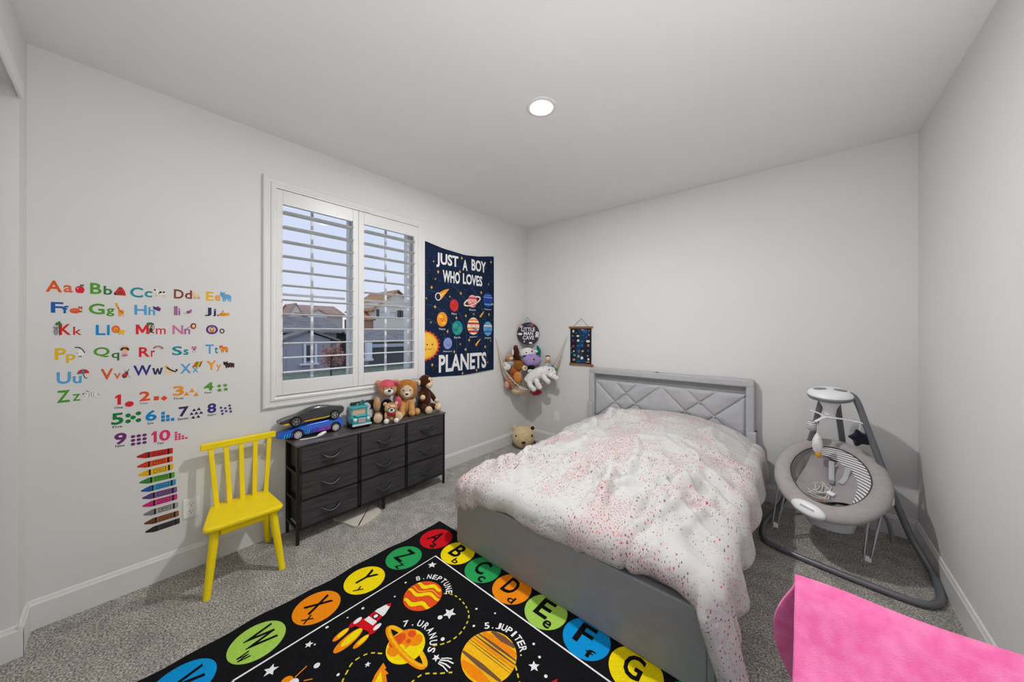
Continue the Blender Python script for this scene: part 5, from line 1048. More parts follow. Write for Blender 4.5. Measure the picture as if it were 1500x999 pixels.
M_rimw = mat('rim_white', rgb(226, 226, 230), .3, .3); M_rims = mat('rim_silver', rgb(186, 188, 192), .25, .7)
CHW = .046; CX0 = .068
car = model_car('blue_model_car', 'blue model car with cyan and pink side stripes, under the black car', (CX0, -2.812, TZ), .425, CHW, [(0, .30), (.01, .46), (.10, .60), (.28, .80), (.50, .93), (.80, 1.0), (.97, .98), (1, .80), (1, .25), (.93, .06), (.08, .06), (.02, .14)], .082, (.285, .865), .031, M_cblu, {'spokes': 9, 'rim': M_rimw})
cs = [('car_cyan', (60, 190, 220)), ('car_violet', (120, 70, 190)), ('car_magenta', (196, 50, 150))]
for k in range(17):
    nm_, c = cs[0] if (k < 3 or 5 <= k < 7) else cs[1] if k < 11 else cs[2]
    s0 = (.085 + .035 * k) if k < 5 else (.40 + .033 * (k - 5)); z0, z1 = .022, .050 + (.0 if k < 5 else .004)
    y0 = s0 * .425; b = B(); b.prism([(y0, z0), (y0 + .005, z0), (y0 + .014, z1), (y0 + .009, z1)], CHW - .001, CHW + .0015, Matrix(((0, 0, 1, 0), (1, 0, 0, 0), (0, 1, 0, 0), (0, 0, 0, 1))))
    b.done('side_stripe', flat(nm_, *c), car, 0, world=False)
B().box(-CHW * .8, CHW * .55, .06, .13, .060, .066).done('front_glass', M_cwin, car, 0, world=False)
BZ = TZ + .031 * .45 + .082 * 1.0 - .004
car = model_car('black_model_car', 'black model sports car with yellow trim, standing on the blue car', (CX0 - .002, -2.795, BZ), .415, CHW, [(0, .16), (.005, .25), (.12, .42), (.26, .58), (.42, .88), (.52, .98), (.62, 1.0), (.74, .93), (.88, .80), (.985, .74), (1, .60), (.985, .28), (.93, .10), (.1, .08), (.03, .12)], .098, (.225, .83), .030, M_cblk, {'spokes': 5, 'rim': M_rims})
Msd = Matrix(((0, 0, 1, 0), (1, 0, 0, 0), (0, 1, 0, 0), (0, 0, 0, 1)))
B().prism([(.148, .074), (.175, .088), (.225, .099), (.300, .098), (.262, .080), (.200, .076)], .030, .0405, Msd).done('side_window', M_cwin, car, 0, world=False)
B().prism([(.145, .020), (.300, .024), (.315, .034), (.290, .030), (.150, .026)], CHW * .9, CHW + .003, Msd).done('side_skirt', M_cyel, car, 0, world=False)
B().prism([(.020, .016), (.055, .014), (.058, .024), (.035, .026)], CHW * .6, CHW * .93, Msd).done('front_lip', M_cyel, car, 0, world=False)
B().prism([(.290, .042), (.330, .060), (.300, .072), (.262, .064)], CHW * .85, CHW * 1.01, Msd).done('air_intake', M_cwin, car, 0, world=False)
B().box(-.036, .036, .403, .412, .066, .074).done('tail_light', flat('car_red', 170, 30, 36), car, 0, world=False)
# white plastic spoon
t = thing('plastic_spoon', 'white curved plastic spoon beside the blue car on the dresser', 'spoon', (.175, -2.60, TZ))
b = B(); b.tube([(.150, -2.690, TZ + .004), (.166, -2.630, TZ + .004), (.176, -2.590, TZ + .006)], [.004, .0035, .005], 8, smooth=4); b.done('handle', M_plate, t, 60)
B().ell((.172, -2.560, TZ + .018), (.010, .034, .012), 14, 8, rot=Matrix.Rotation(.35, 3, 'X')).done('bowl', M_plate, t, 60)

# ------------------------------------------------------------------ toy hammock across the corner
M_cord = mat('net_cord', rgb(222, 216, 206), .9, var=.05, vscale=60); M_net = mat('net_mesh', rgb(222, 206, 188), .9, var=.1, vscale=60)
hm = thing('toy_hammock', 'white net toy hammock slung across the room corner', 'hammock', (.2, -.25, .58))
HEM = [(.004, -.600, 1.33), (.035, -.560, 1.12), (.090, -.510, .92), (.200, -.420, .76), (.276, -.345, .71), (.360, -.260, .73), (.470, -.130, .90), (.550, -.050, 1.12), (.625, -.004, 1.36)]
BCK = [(.004, -.600, 1.33), (.006, -.520, 1.15), (.006, -.420, 1.00), (.006, -.200, .92), (.006, -.006, .90), (.200, -.006, .92), (.420, -.006, 1.00), (.520, -.006, 1.15), (.625, -.004, 1.36)]
CTR = [(.004, -.600, 1.33), (.012, -.540, .96), (.030, -.470, .70), (.110, -.340, .47), (.180, -.210, .41), (.280, -.130, .46), (.440, -.060, .70), (.540, -.020, .96), (.625, -.004, 1.36)]
def cr(P, t):
    n = len(P) - 1; x = min(max(t, 0), 1) * n; i = min(int(x), n - 1); f = x - i; g = lambda k: Vector(P[max(0, min(n, k))]); p0, p1, p2, p3 = g(i - 1), g(i), g(i + 1), g(i + 2)
    return 0.5 * (2 * p1 + (p2 - p0) * f + (2 * p0 - 5 * p1 + 4 * p2 - p3) * f * f + (3 * p1 - p0 - 3 * p2 + p3) * f ** 3)
def netp(u, v):
    q = cr(BCK, u) * (1 - v) ** 2 + cr(CTR, u) * 2 * v * (1 - v) + cr(HEM, u) * v * v; q.x = max(q.x, .004); q.y = min(q.y, -.004); return q
b = B(); NA = 40
for k in range(-NA, NA):     # two families of slanted cords make the diamonds
    for sgn in (1, -1):
        pts = []
        for j in range(17):
            v = j / 16; u = (k + .5) / NA + sgn * v * .26
            if .10 <= u <= .90: pts.append(netp(u, v))
        if len(pts) > 2: b.tube(pts, .0021, 4)
o = b.done('netting', M_net, hm, 60, clean=False); o['kind'] = 'stuff'
B().tube([cr(HEM, k / 40) for k in range(41)], .0055, 8).done('front_rope', M_cord, hm, 60)
B().tube([cr(BCK, k / 40) for k in range(41)], .0035, 8).done('back_rope', M_cord, hm, 60)
for (p, d) in (((.004, -.600, 1.33), (1, 0, 0)), ((.625, -.004, 1.36), (0, -1, 0))): B().lathe([(.0001, -.004), (.008, -.004), (.008, 0), (.003, .002), (.003, .010), (.006, .012), (.0001, .013)], 12, TR(*p) @ align(d)).done('wall_hook', M_plate, hm)
HF = math.radians(-48)       # the toys look out of the corner
def htoy(name, label, loc, rz=HF): return thing(name, label, 'plush toy', loc, rz, group='plush toys in the hammock')
t = htoy('plush_cow', 'white and lavender plush cow, largest toy at the top of the hammock', (.205, -.185, 1.0))
part('head', P_white, t, ((-.02, -.035, .125), (.075, .105, .075))); part('muzzle', plush('plush_lavender', 166, 146, 204), t, ((.045, .010, .045), (.075, .118, .082))); part('dark_band', plush('plush_violet', 72, 40, 92), t, ((.022, .005, .092), (.072, .112, .030)))
part('nostril', plush('plush_rose', 214, 150, 150), t, ((.114, .030, .062), (.010, .022, .026))); part('nostril', P_nose, t, ((.121, .030, .066), (.006, .009, .014))); eyes(t, [(.045, -.055, .140), (.050, .015, .158)], .010)
for s in (-1, 1): part('ear', P_white, t, ((-.03, -.03 + s * .095, .150), (.02, .03, .02)))
t = htoy('plush_horse', 'dark brown plush horse with a white blaze, at the top left of the hammock', (.075, -.315, 1.06))
part('head', P_choc, t, ((0, 0, .075), (.045, .046, .080))); part('blaze', P_white, t, ((.030, -.036, .085), (.018, .014, .040))); part('mane', plush('plush_umber', 96, 56, 30), t, ((-.01, .0, .150), (.030, .028, .022))); part('neck', P_choc, t, ((.0, .02, -.01), (.045, .05, .06)))
eyes(t, [(.042, -.012, .10)])
t = htoy('plush_puppy', 'tan plush puppy with a pale muzzle, left side of the hammock', (.075, -.435, 1.03))
part('head', P_tan, t, ((0, 0, .052), (.045, .048, .048))); part('muzzle', P_cream2, t, ((.040, .022, .045), (.020, .022, .020))); part('body', plush('plush_greyish', 168, 168, 172), t, ((0, .01, -.02), (.045, .05, .04))); eyes(t, [(.044, -.008, .065), (.042, .024, .068)])
t = htoy('plush_rabbit', 'white plush rabbit at the left end of the hammock', (.085, -.487, .955))
part('body', P_white, t, ((0, 0, .02), (.034, .046, .040))); part('head', P_white, t, ((.01, -.02, .055), (.026, .028, .026))); part('arm', P_tan, t, ((.0, -.045, .045), (.02, .016, .035))); eyes(t, [(.035, -.024, .060)], .004)
t = htoy('plush_bear_brown', 'golden brown plush bear with a cream snout, left middle of the hammock', (.155, -.360, .900))
part('head', plush('plush_caramel', 150, 92, 36), t, ((0, 0, .085), (.062, .064, .066))); part('muzzle', P_cream2, t, ((.045, .072, .060), (.032, .034, .032))); part('body', plush('plush_rust', 176, 96, 42), t, ((.0, -.05, .02), (.05, .055, .05))); part('leg', plush('plush_orange_tan', 214, 138, 72), t, ((.055, -.010, -.050), (.045, .052, .072))); part('nose', P_nose, t, ((.075, .080, .068), (.008, .010, .008)))
for s in (-1, 1): part('ear', MATS['plush_caramel'], t, ((0, s * .05, .135), (.014, .018, .018)))
eyes(t, [(.058, .005, .100)])
t = htoy('plush_panda', 'small black and white plush panda in the middle of the hammock', (.262, -.242, .905))
part('body', P_black, t, ((0, 0, .05), (.045, .052, .045))); part('head', P_white, t, ((.03, -.01, .015), (.035, .042, .028))); part('ear', P_black, t, ((.02, .03, .035), (.012, .014, .014))); eyes(t, [(.062, -.018, .02), (.062, .006, .02)], .006)
t = htoy('plush_unicorn', 'large white plush unicorn lying across the front of the hammock', (.345, -.265, .80))
b = B(); b.tube([(.0, -.10, .0), (.01, -.04, .06), (.01, .03, .10), (.01, .10, .13), (.02, .155, .155)], [.055, .066, .070, .060, .044], 16, smooth=5); b.done('body', P_white, t, 60, world=False)
b = B(); b.ell((.03, .165, .135), (.046, .062, .052), 16, 10); b.ell((.05, .205, .105), (.036, .036, .036), 14, 8); b.done('head', P_white, t, 60, world=False); eyes(t, [(.074, .150, .155), (.062, .185, .150)], .008)
for pts in ([(.03, -.08, .03), (.06, -.07, -.03), (.075, -.03, -.075)], [(.03, .0, .05), (.075, .01, .0), (.09, .035, -.05)], [(.03, .08, .09), (.08, .10, .05), (.095, .135, .015)], [(.03, .12, .11), (.07, .19, .08), (.09, .235, .055)]):
    b = B(); b.tube(pts, [.034, .030, .028], 12, smooth=5); b.ell(pts[-1], (.031, .032, .030), 12, 8); b.done('leg', P_white, t, 60, world=False)
part('mane', plush('plush_silver', 176, 180, 198), t, ((-.01, -.06, .02), (.05, .05, .05)), ((-.02, .14, .19), (.02, .05, .03)))
B().lathe([(.010, 0), (.0002, .05)], 10, TR(.04, .15, .185) @ RY(.3)).done('horn', plush('plush_silver', 176, 180, 198), t, 60, world=False)
t = htoy('plush_dragon', 'teal plush tail sticking up behind the lavender cow', (.216, -.040, 1.10)); b = B(); b.tube([(0, 0, 0), (0, .01, .06), (0, -.015, .12)], [.030, .026, .008], 10, smooth=4); b.done('tail', plush('plush_teal', 16, 120, 112), t, 60, world=False)
t = htoy('plush_turtle', 'small teal plush at the right end of the hammock', (.452, -.078, .925)); part('shell', MATS['plush_teal'], t, ((0, 0, .03), (.035, .05, .032))); part('head', plush('plush_teal_light', 60, 160, 150), t, ((.02, .045, .02), (.018, .02, .018)))
t = htoy('plush_doll', 'small plush doll with black hair, right side of the hammock', (.395, -.092, 1.0)); part('head', P_cream2, t, ((.01, .005, .068), (.028, .030, .032))); part('hair', P_black, t, ((-.004, .005, .088), (.026, .030, .022))); part('body', P_tan, t, ((0, 0, .02), (.026, .034, .036)))
t = htoy('red_plush', 'red checked cloth toy at the bottom of the hammock net', (.262, -.208, .61)); M_chk = mat('red_check', rgb(196, 36, 52), .9, vscale=90, col2=rgb(120, 24, 40), detail=0); part('body', M_chk, t, ((.035, .03, .055), (.055, .075, .038)))
t = htoy('beige_plush', 'beige plush at the bottom left of the hammock net', (.150, -.318, .62)); part('body', P_beige, t, ((.01, -.02, .065), (.07, .09, .05))); part('limb', plush('plush_rust', 176, 96, 42), t, ((.0, -.09, .13), (.045, .05, .07)))
t = htoy('rust_plush', 'rust brown plush showing through the left side of the hammock net', (.075, -.425, .74)); part('body', plush('plush_rust', 176, 96, 42), t, ((.0, 0, .055), (.048, .060, .085))); part('arm', plush('plush_pinkish', 206, 160, 146), t, ((.03, -.035, .02), (.03, .032, .045)))
# ------------------------------------------------------------------ bear-head cushion on the floor
P_bear = plush('plush_bearhead', 224, 200, 158)
t = thing('bear_cushion', 'round cream bear-head cushion on the floor in the corner', 'plush toy', (.205, -.325, 0), math.radians(-50))
b = B(); b.ell((0, 0, .135), (.125, .135, .136), 32, 20, fn=lambda d: 1 - .10 * max(0, d.z) ** 2 + .06 * max(0, d.x) * max(0, -d.z + .2)); b.done('head', P_bear, t, 60, world=False)
part('nose', plush('plush_nose_brown', 84, 50, 30), t, ((.124, 0, .098), (.014, .026, .015))); B().tube([(.133, 0, .085), (.131, 0, .06), (.120, 0, .035)], .0028, 6).done('mouth_seam', P_choc, t, 60, world=False)
for s in (-1, 1): part('ear', P_bear, t, ((-.02, s * .105, .232), (.022, .034, .034)))
part('eye_patch', P_choc, t, ((.075, .098, .162), (.012, .012, .024))); part('eye_patch', P_choc, t, ((.085, -.085, .165), (.010, .012, .015))); part('ear_lining', P_choc, t, ((.004, .110, .236), (.010, .022, .024))); part('paw', P_choc, t, ((.02, .138, .06), (.03, .014, .03)))
# ------------------------------------------------------------------ baby swing in the far right corner
M_tube = mat('swing_tube_grey', rgb(112, 115, 120), .35, .3, coat=.2); M_chrm = mat('swing_chrome', rgb(190, 194, 198), .18, .9); M_swh = mat('swing_white', rgb(236, 237, 240), .35); M_sgr = mat('swing_grey_plastic', rgb(128, 132, 138), .4)
M_pad = mat('swing_pad_grey', rgb(170, 164, 164), .9, var=.05, vscale=30, bump=.3, bscale=120, bdist=.004); M_in = mat('swing_liner_grey', rgb(148, 140, 140), .92, var=.10, vscale=10, bump=.6, bscale=18, bdist=.02); M_pipe = mat('swing_piping', rgb(70, 66, 70), .8)
def stripes():
    m = bpy.data.materials.new('swing_stripes'); m.use_nodes = True; n = m.node_tree.nodes; l = m.node_tree.links; b = n['Principled BSDF']; b.inputs['Roughness'].default_value = .9
    tc = n.new('ShaderNodeTexCoord'); w = n.new('ShaderNodeTexWave'); w.wave_type = 'BANDS'; w.bands_direction = 'Z'; w.inputs['Scale'].default_value = 26; l.new(tc.outputs['Object'], w.inputs['Vector'])
    r = n.new('ShaderNodeValToRGB'); r.color_ramp.elements[0].position = .62; r.color_ramp.elements[0].color = rgb(232, 231, 232); r.color_ramp.elements[1].position = .70; r.color_ramp.elements[1].color = rgb(96, 98, 106); l.new(w.outputs['Fac'], r.inputs[0]); l.new(r.outputs[0], b.inputs['Base Color'])
    return m
M_str = stripes()
sw = thing('baby_swing', 'grey baby swing with mobile, padded seat and tubular floor frame', 'baby swing', (2.9, -.5, 0))
Hd = Vector((2.888, -.35, .975))
B().tube([(2.640, -.742, .019), (2.806, -.781, .019), (3.000, -.813, .019), (3.150, -.830, .019), (3.225, -.815, .019), (3.275, -.750, .019), (3.300, -.630, .020), (3.298, -.520, .045), (3.262, -.440, .125), (3.230, -.413, .200), (3.15, -.395, .46), (3.07, -.372, .75), (3.020, -.358, .935), (2.990, -.352, .985), (2.955, -.350, .982)], [.017] * 7 + [.018] * 8, 14, smooth=5).done('frame_tube', M_tube, sw, 60)
B().tube([(2.640, -.742, .019), (2.565, -.70, .019), (2.540, -.60, .019), (2.545, -.42, .019), (2.580, -.27, .03), (2.63, -.20, .10), (2.70, -.20, .30), (2.790, -.245, .62), (2.835, -.30, .86), (2.850, -.33, .95)], .017, 12, smooth=5).done('frame_tube', M_tube, sw, 60)
B().tube([(2.925, -.31, .93), (2.945, -.24, .76), (2.965, -.155, .58), (2.965, -.13, .40), (2.94, -.25, .25), (2.90, -.42, .20)], .018, 12, smooth=5).done('swing_arm', M_tube, sw, 60)
Th = TR(*Hd) @ RX(math.radians(9))
hd_ = B().lathe([(.0001, .042), (.045, .041), (.088, .034), (.110, .019), (.117, .004), (.115, -.002), (.0001, -.002)], 40, Th).done('motor_head', M_swh, sw, 40)
B().lathe([(.116, .002), (.119, -.006), (.112, -.022), (.094, -.030), (.0001, -.031)], 40, Th).done('head_band', M_sgr, hd_, 40)
B().lathe([(.066, -.028), (.052, -.055), (.036, -.095), (.030, -.135), (.0001, -.137)], 30, Th).done('mobile_hub', M_swh, hd_, 50)
for s in (-1, 1):
    B().lathe([(.0001, .0), (.034, .0), (.034, .002), (.0001, .003)], 24, Th @ TR(s * .050, -.008, .0395) @ RY(s * .08) @ SC(1, .7, 1)).done('speaker_grille', M_sgr, hd_)
# mobile: three arms with a star, a striped ball and a rocket
mb = Vector((2.868, -.36, .822))
b = B()
for e2 in ((2.789, -.33, .850), (2.812, -.405, .790), (3.048, -.37, .812)):
    e2 = Vector(e2); mid = (mb + e2) / 2 + Vector((0, 0, .006)); b.tube([mb, mid, e2], [.016, .009, .012], 10, smooth=4, flat=.5)
mbo = b.done('mobile_arm', M_swh, sw, 60)
def hang(p, q): B().tube([p, q], .002, 6).done('cord', M_swh, mbo)
hang((3.030, -.37, .810), (3.027, -.37, .762)); hang((2.800, -.335, .848), (2.797, -.335, .78)); hang((2.824, -.40, .785), (2.824, -.40, .695))
st5, _ = star2d(0, 0, .062, .062, .58, 5, PI / 2 + .25); st5 = rounded(st5[:-1], .012, 3)
nst = len(st5); b = B()
Ms = TR(3.027, -.37, .715) @ RZ(math.radians(20)) @ RX(PI / 2)
vs = [(p[0] * k, p[1] * k, d) for k, d in ((.80, -.022), (1, -.008), (1, .008), (.80, .022)) for p in st5]
b.add(vs, [(k * nst + i, k * nst + (i + 1) % nst, (k + 1) * nst + (i + 1) % nst, (k + 1) * nst + i) for k in range(3) for i in range(nst)] + [tuple(range(nst)), tuple(range(3 * nst, 4 * nst))], Ms); b.done('hanging_star', plush('plush_navy', 30, 32, 44), mbo, 60)
B().ell((2.796, -.335, .745), (.030, .030, .036), 18, 12).done('hanging_ball', M_str, mbo, 60)
rkt = B().lathe([(.0001, .075), (.014, .06), (.026, .025), (.028, -.01), (.022, -.045), (.012, -.06), (.0001, -.062)], 18, TR(2.824, -.40, .640)).done('hanging_rocket', plush('plush_white', 232, 230, 228), mbo, 60)
B().lathe([(.0001, .03), (.014, .022), (.016, 0), (.008, -.02), (.0001, -.022)], 14, TR(2.828, -.402, .570)).done('rocket_flame', flat('flame_orange', 236, 170, 40), rkt, 60)
# padded seat: tilted oval
yaw, tilt, roll = -.106, .46, .032
ux = Vector((math.cos(yaw), math.sin(yaw), 0)); vy = Vector((-math.sin(yaw) * math.cos(tilt), math.cos(yaw) * math.cos(tilt), math.sin(tilt))); nn = ux.cross(vy); ux = (ux * math.cos(roll) + nn * math.sin(roll)).normalized(); nn = ux.cross(vy)
MSt = Matrix(((ux.x, vy.x, nn.x, 2.876), (ux.y, vy.y, nn.y, -.509), (ux.z, vy.z, nn.z, .467), (0, 0, 0, 1)))
SA, SB = .278, .360
def rimp(t, k=1.0, lz=0.0): return MSt @ Vector((SA * k * math.cos(t), SB * k * math.sin(t) * (1 if k > .99 else 1), lz))
def rim(u, v):
    t = 2 * PI * u; q = 2 * PI * v; w = .046 + .012 * max(0, -math.sin(t)) ; hh = .034
    c = Vector(((SA - w) * math.cos(t), (SB - w) * math.sin(t), 0)); d = Vector((math.cos(t) * SB, math.sin(t) * SA, 0)).normalized()
    return MSt @ (c + d * w * math.cos(q) + Vector((0, 0, hh * math.sin(q))))
seat = B().grid(rim, 72, 14, True, True).done('seat_bumper', M_pad, sw, 60)
def liner(u, v):
    t = 2 * PI * u; k = 1 - v; w = .085 + .02 * max(0, -math.sin(t))
    x = (SA - w) * math.cos(t) * k; y = (SB - w) * math.sin(t) * k
    dep = -.135 * (1 - k ** 2.2) ** .8 - .0 * y
    wr = .012 * math.sin(6 * t + 3 * k) * k * (1 - k) * 4 + .012 * noise.noise(Vector((x * 14, y * 14, 3))) * (1 - k ** 4)
    return MSt @ Vector((x, y, .008 + dep + wr))
B().grid(liner, 72, 22, True, False).done('seat_liner', M_in, seat, 60)
def pipe(k, w0, lz): return [MSt @ Vector(((SA - w0 - .02 * max(0, -math.sin(t))) * math.cos(t), (SB - w0 - .02 * max(0, -math.sin(t))) * math.sin(t), lz)) for t in [2 * PI * i / 72 for i in range(72)]]
B().tube(pipe(1, .088, .014), .0042, 6, closed=True).done('piping', M_pipe, seat, 60)
def strp(u, v):
    t = math.radians(-62 + 175 * u); w = .090; wid = .075 * math.sin(PI * min(1, max(0, u * .9 + .08))) ** .7; r = 1 - v * wid / .2
    return MSt @ Vector(((SA - w) * math.cos(t) * r, (SB - w) * math.sin(t) * r, .012 - .045 * v))
B().grid(strp, 40, 6).done('striped_support', M_str, seat, 60)
def pad(u, v):
    x = -.02 + .15 * (u - .5) * 2 * (1 - .25 * v); y = -.14 + .34 * v; return MSt @ Vector((x + .03 * v, y, -.105 + .02 * math.cos(3 * (u - .5)) + .055 * abs(u - .5) * 2 * (1.2 - .4 * v) + .035 * v + .006 * math.sin(u * 11 + v * 7)))
B().grid(pad, 20, 26).done('seat_pad', mat('swing_pad_inner', rgb(158, 152, 154), .92, var=.06, vscale=14, bump=.5, bscale=22, bdist=.012), seat, 60)
for pts in ([(.005, .15, .0), (.005, .085, -.045), (.010, .020, -.050)], [(.085, .12, .0), (.070, .060, -.035), (.050, .010, -.045)]):
    b = B(); P = [MSt @ Vector(p) for p in pts]; b.tube(P, .014, 8, smooth=5, flat=.25); b.done('harness_strap', mat('strap_grey', rgb(178, 182, 186), .7), seat, 60)
B().box(-.012, .012, -.016, .016, -.006, .006, .003, T=MSt @ TR(.010, .005, -.046)).done('buckle', M_sgr, seat)
rq = math.radians(-106) / (2 * PI); pc = Vector(rim(rq, .135)); pu = (Vector(rim(rq + .01, .135)) - Vector(rim(rq - .01, .135))).normalized(); pv = (Vector(rim(rq, .14)) - Vector(rim(rq, .13))).normalized(); pn = pu.cross(pv).normalized()
if pn.z < 0: pn = -pn; pv = -pv
pv = pn.cross(pu); MPl = Matrix(((pu.x, pv.x, pn.x, pc.x), (pu.y, pv.y, pn.y, pc.y), (pu.z, pv.z, pn.z, pc.z), (0, 0, 0, 1)))
plo = B().lathe([(.0001, .016), (.05, .015), (.070, .010), (.076, .002), (.076, -.02), (.0001, -.02)], 32, MPl @ SC(1.12, .52, 1)).done('name_plate', M_swh, seat, 60)
B().box(-.036, .036, -.006, .006, .0155, .0168, T=MPl).done('plate_mark', mat('plate_grey', rgb(170, 174, 178), .5), plo, 0)
B().box(-.010, .010, -.035, .035, -.02, .02, .008, T=MSt @ TR(SA - .012, -.05, -.02)).done('latch', M_swh, seat)
B().lathe([(.0001, 0), (.105, .0), (.115, .03), (.125, .075), (.0001, .08)], 30, TR(2.875, -.600, .195) @ SC(1, .75, 1)).done('swing_pedestal', mat('pedestal_white', rgb(206, 212, 216), .4), sw, 50)
def uleg(p, out, foot):
    p = Vector(p); f = Vector(foot); s = Vector(out) * .016
    B().tube([p + s * 1.6, f + s + Vector((0, 0, .03)), f + s * .7, f - s * .7, f - s + Vector((0, 0, .03)), p - s * 1.6], .0065, 8, smooth=5).done('wire_leg', M_chrm, sw, 60); B().box(f.x - .014, f.x + .014, f.y - .014, f.y + .014, f.z - .012, f.z + .014, .005).done('rubber_foot', M_swh, sw)
uleg((2.650, -.560, .400), (.9, .3, 0), (2.610, -.600, .095)); uleg((3.07, -.62, .38), (.9, -.2, 0), (3.032, -.670, .090))
B().tube([(3.06, -.62, .38), (3.12, -.52, .30), (3.15, -.45, .20), (3.16, -.42, .12)], .010, 8, smooth=4).done('wire_leg', M_sgr, sw, 60)
# tangled white cable and adapter lying in the seat
cb = thing('charging_cable', 'tangled white cable lying in the baby swing seat', 'cable', tuple(MSt @ Vector((-.06, -.06, -.08))))
rc = random.Random(11); pts = []
for k in range(26):
    a = k * 1.9; r = .05 + .03 * math.sin(k * 1.3); pts.append(MSt @ Vector((-.06 + r * 1.35 * math.cos(a) + rc.uniform(-.02, .02), -.06 + r * 1.3 * math.sin(a) + rc.uniform(-.02, .02), -.060 + .008 * math.sin(k * 2.1))))
B().tube(pts, .0026, 6, smooth=6).done('cord', mat('cable_white', rgb(224, 218, 210), .5), cb, 60)
B().box(-.020, .020, -.014, .014, -.009, .009, .004, T=MSt @ TR(.01, -.09, -.052) @ RZ(-.5)).done('inline_switch', M_swh, cb)
B().tube([MSt @ Vector((-.05, -.18, -.052)), MSt @ Vector((-.02, -.17, -.050))], .008, 8).done('plug', mat('plug_brown', rgb(140, 96, 70), .5), cb)
# ------------------------------------------------------------------ the street outside the window
M_grass = mat('lawn', rgb(126, 134, 112), .95, var=.2, vscale=3); M_wht = mat('stucco_white', rgb(228, 224, 220), .9, var=.03); M_crm = mat('stucco_cream', rgb(226, 220, 208), .9, var=.03); M_gry = mat('stucco_grey', rgb(166, 165, 178), .9, var=.04)
def tiles(name, c1, c2): return mat(name, rgb(*c1), .9, vscale=1.6, col2=rgb(*c2), stretch=(1, 1, 4), bump=.4, bscale=4, bdist=.1)
M_rt = tiles('roof_tan', (176, 142, 126), (200, 164, 146)); M_rg = tiles('roof_grey', (122, 118, 117), (148, 142, 138)); M_rb = tiles('roof_brown', (176, 130, 92), (206, 158, 112)); M_shade = mat('soffit', rgb(86, 76, 74), .9); M_dark = mat('house_glass', rgb(60, 66, 76), .15)
M_post = mat('porch_white', rgb(226, 228, 234), .6)
o = B().grid(lambda u, v: (-.6 - u * 69, -40 + v * 90, -1.35), 4, 4).done('ground', M_grass, None, 0); o['kind'] = 'structure'
o = B().grid(lambda u, v: (-9 - u * 7, -40 + v * 90, -1.33), 2, 4).done('street', mat('asphalt', rgb(120, 120, 124), .9, var=.1), None, 0); o['kind'] = 'structure'
def gable_x(b, x0, x1, ya, yb, ze, zp, over=.25):
    """gable roof, ridge along x"""
    ym = (ya + yb) / 2; d = .12
    for s, y in ((1, ya - over), (-1, yb + over)):
        k = (zp - ze) / ((yb - ya) / 2); z = ze - k * over
        b.add([(x0, y, z), (x1, y, z), (x1, ym, zp), (x0, ym, zp), (x0, y, z + d), (x1, y, z + d), (x1, ym, zp + d), (x0, ym, zp + d)], [(0, 1, 2, 3), (7, 6, 5, 4), (0, 4, 5, 1), (1, 5, 6, 2), (3, 7, 4, 0)])
def slope_y(b, xf, xb, y0, y1, z0, z1):
    d = .12; b.add([(xf, y0, z0), (xf, y1, z0), (xb, y1, z1), (xb, y0, z1), (xf, y0, z0 + d), (xf, y1, z0 + d), (xb, y1, z1 + d), (xb, y0, z1 + d)], [(0, 1, 2, 3), (7, 6, 5, 4), (0, 4, 5, 1), (1, 5, 6, 2), (2, 6, 7, 3), (3, 7, 4, 0)])
def gwall(b, x0, x1, ya, yb, z0, ze, zp):
    ym = (ya + yb) / 2; b.prism([(ya, z0), (yb, z0), (yb, ze), (ym, zp), (ya, ze)], x0, x1, Matrix(((0, 0, 1, 0), (1, 0, 0, 0), (0, 1, 0, 0), (0, 0, 0, 1))))
# far house with two white gables
h = thing('house', 'far house with a tan roof and two white gables, seen over the grey garage roof', 'house', (-34, 9.5, -1.35))
b = B(); b.box(-39.4, -34, 6.8, 11.7, -1.35, 3.0); gwall(b, -34.2, -33.8, 6.79, 7.85, 2.4, 3.05, 3.95); gwall(b, -33.2, -32.8, 8.1, 9.72, 2.4, 2.98, 3.42); b.done('wall', M_wht, h, 0)
b = B(); slope_y(b, -33.6, -36.6, 7.2, 11.85, 3.0, 4.0); slope_y(b, -39.6, -36.6, 7.2, 11.85, 3.0, 4.0); b.done('roof', M_rt, h, 0)
b = B(); gable_x(b, -36.5, -33.7, 6.79, 7.85, 3.05, 3.97, .12); b.done('gable_roof', M_rt, h, 0)
b = B(); gable_x(b, -36.0, -32.7, 8.1, 9.72, 2.98, 3.44, .12); b.done('gable_roof', M_rt, h, 0)
h = thing('house', 'sliver of a far house roof at the left edge of the window', 'house', (-40, 6.0, -1.35)); b = B(); b.box(-44, -40, 3.0, 7.4, -1.35, 3.2); b.done('wall', M_wht, h, 0); b = B(); gable_x(b, -44, -39.7, 3.0, 8.0, 3.2, 5.0); b.done('roof', M_rt, h, 0)
# nearer house: grey roof, garage gable, porch
h = thing('house', 'grey house across the street with a garage gable and white porch posts', 'house', (-23, 5.0, -1.35))
b = B(); b.box(-28, -24.2, .5, 7.2, -1.35, 1.35); gwall(b, -24.2, -22.0, 3.15, 5.93, -1.35, .82, 1.32); b.done('wall', M_gry, h, 0)
b = B(); slope_y(b, -23.6, -26.4, -1.5, 7.4, 1.25, 2.36); slope_y(b, -29.2, -26.4, -1.5, 7.4, 1.25, 2.36); b.done('roof', M_rg, h, 0)
b = B(); gable_x(b, -25.0, -21.7, 3.0, 6.2, .78, 1.40, .3); b.done('gable_roof', M_rg, h, 0)
b = B(); b.box(-22.06, -21.95, 3.3, 4.2, -1.35, .25); b.done('garage_door', M_gry, h, 0)
for y in (4.31, 4.97): b = B(); b.box(-21.95, -21.83, y - .06, y + .06, -.75, .55); b.done('porch_post', M_post, h, 0)
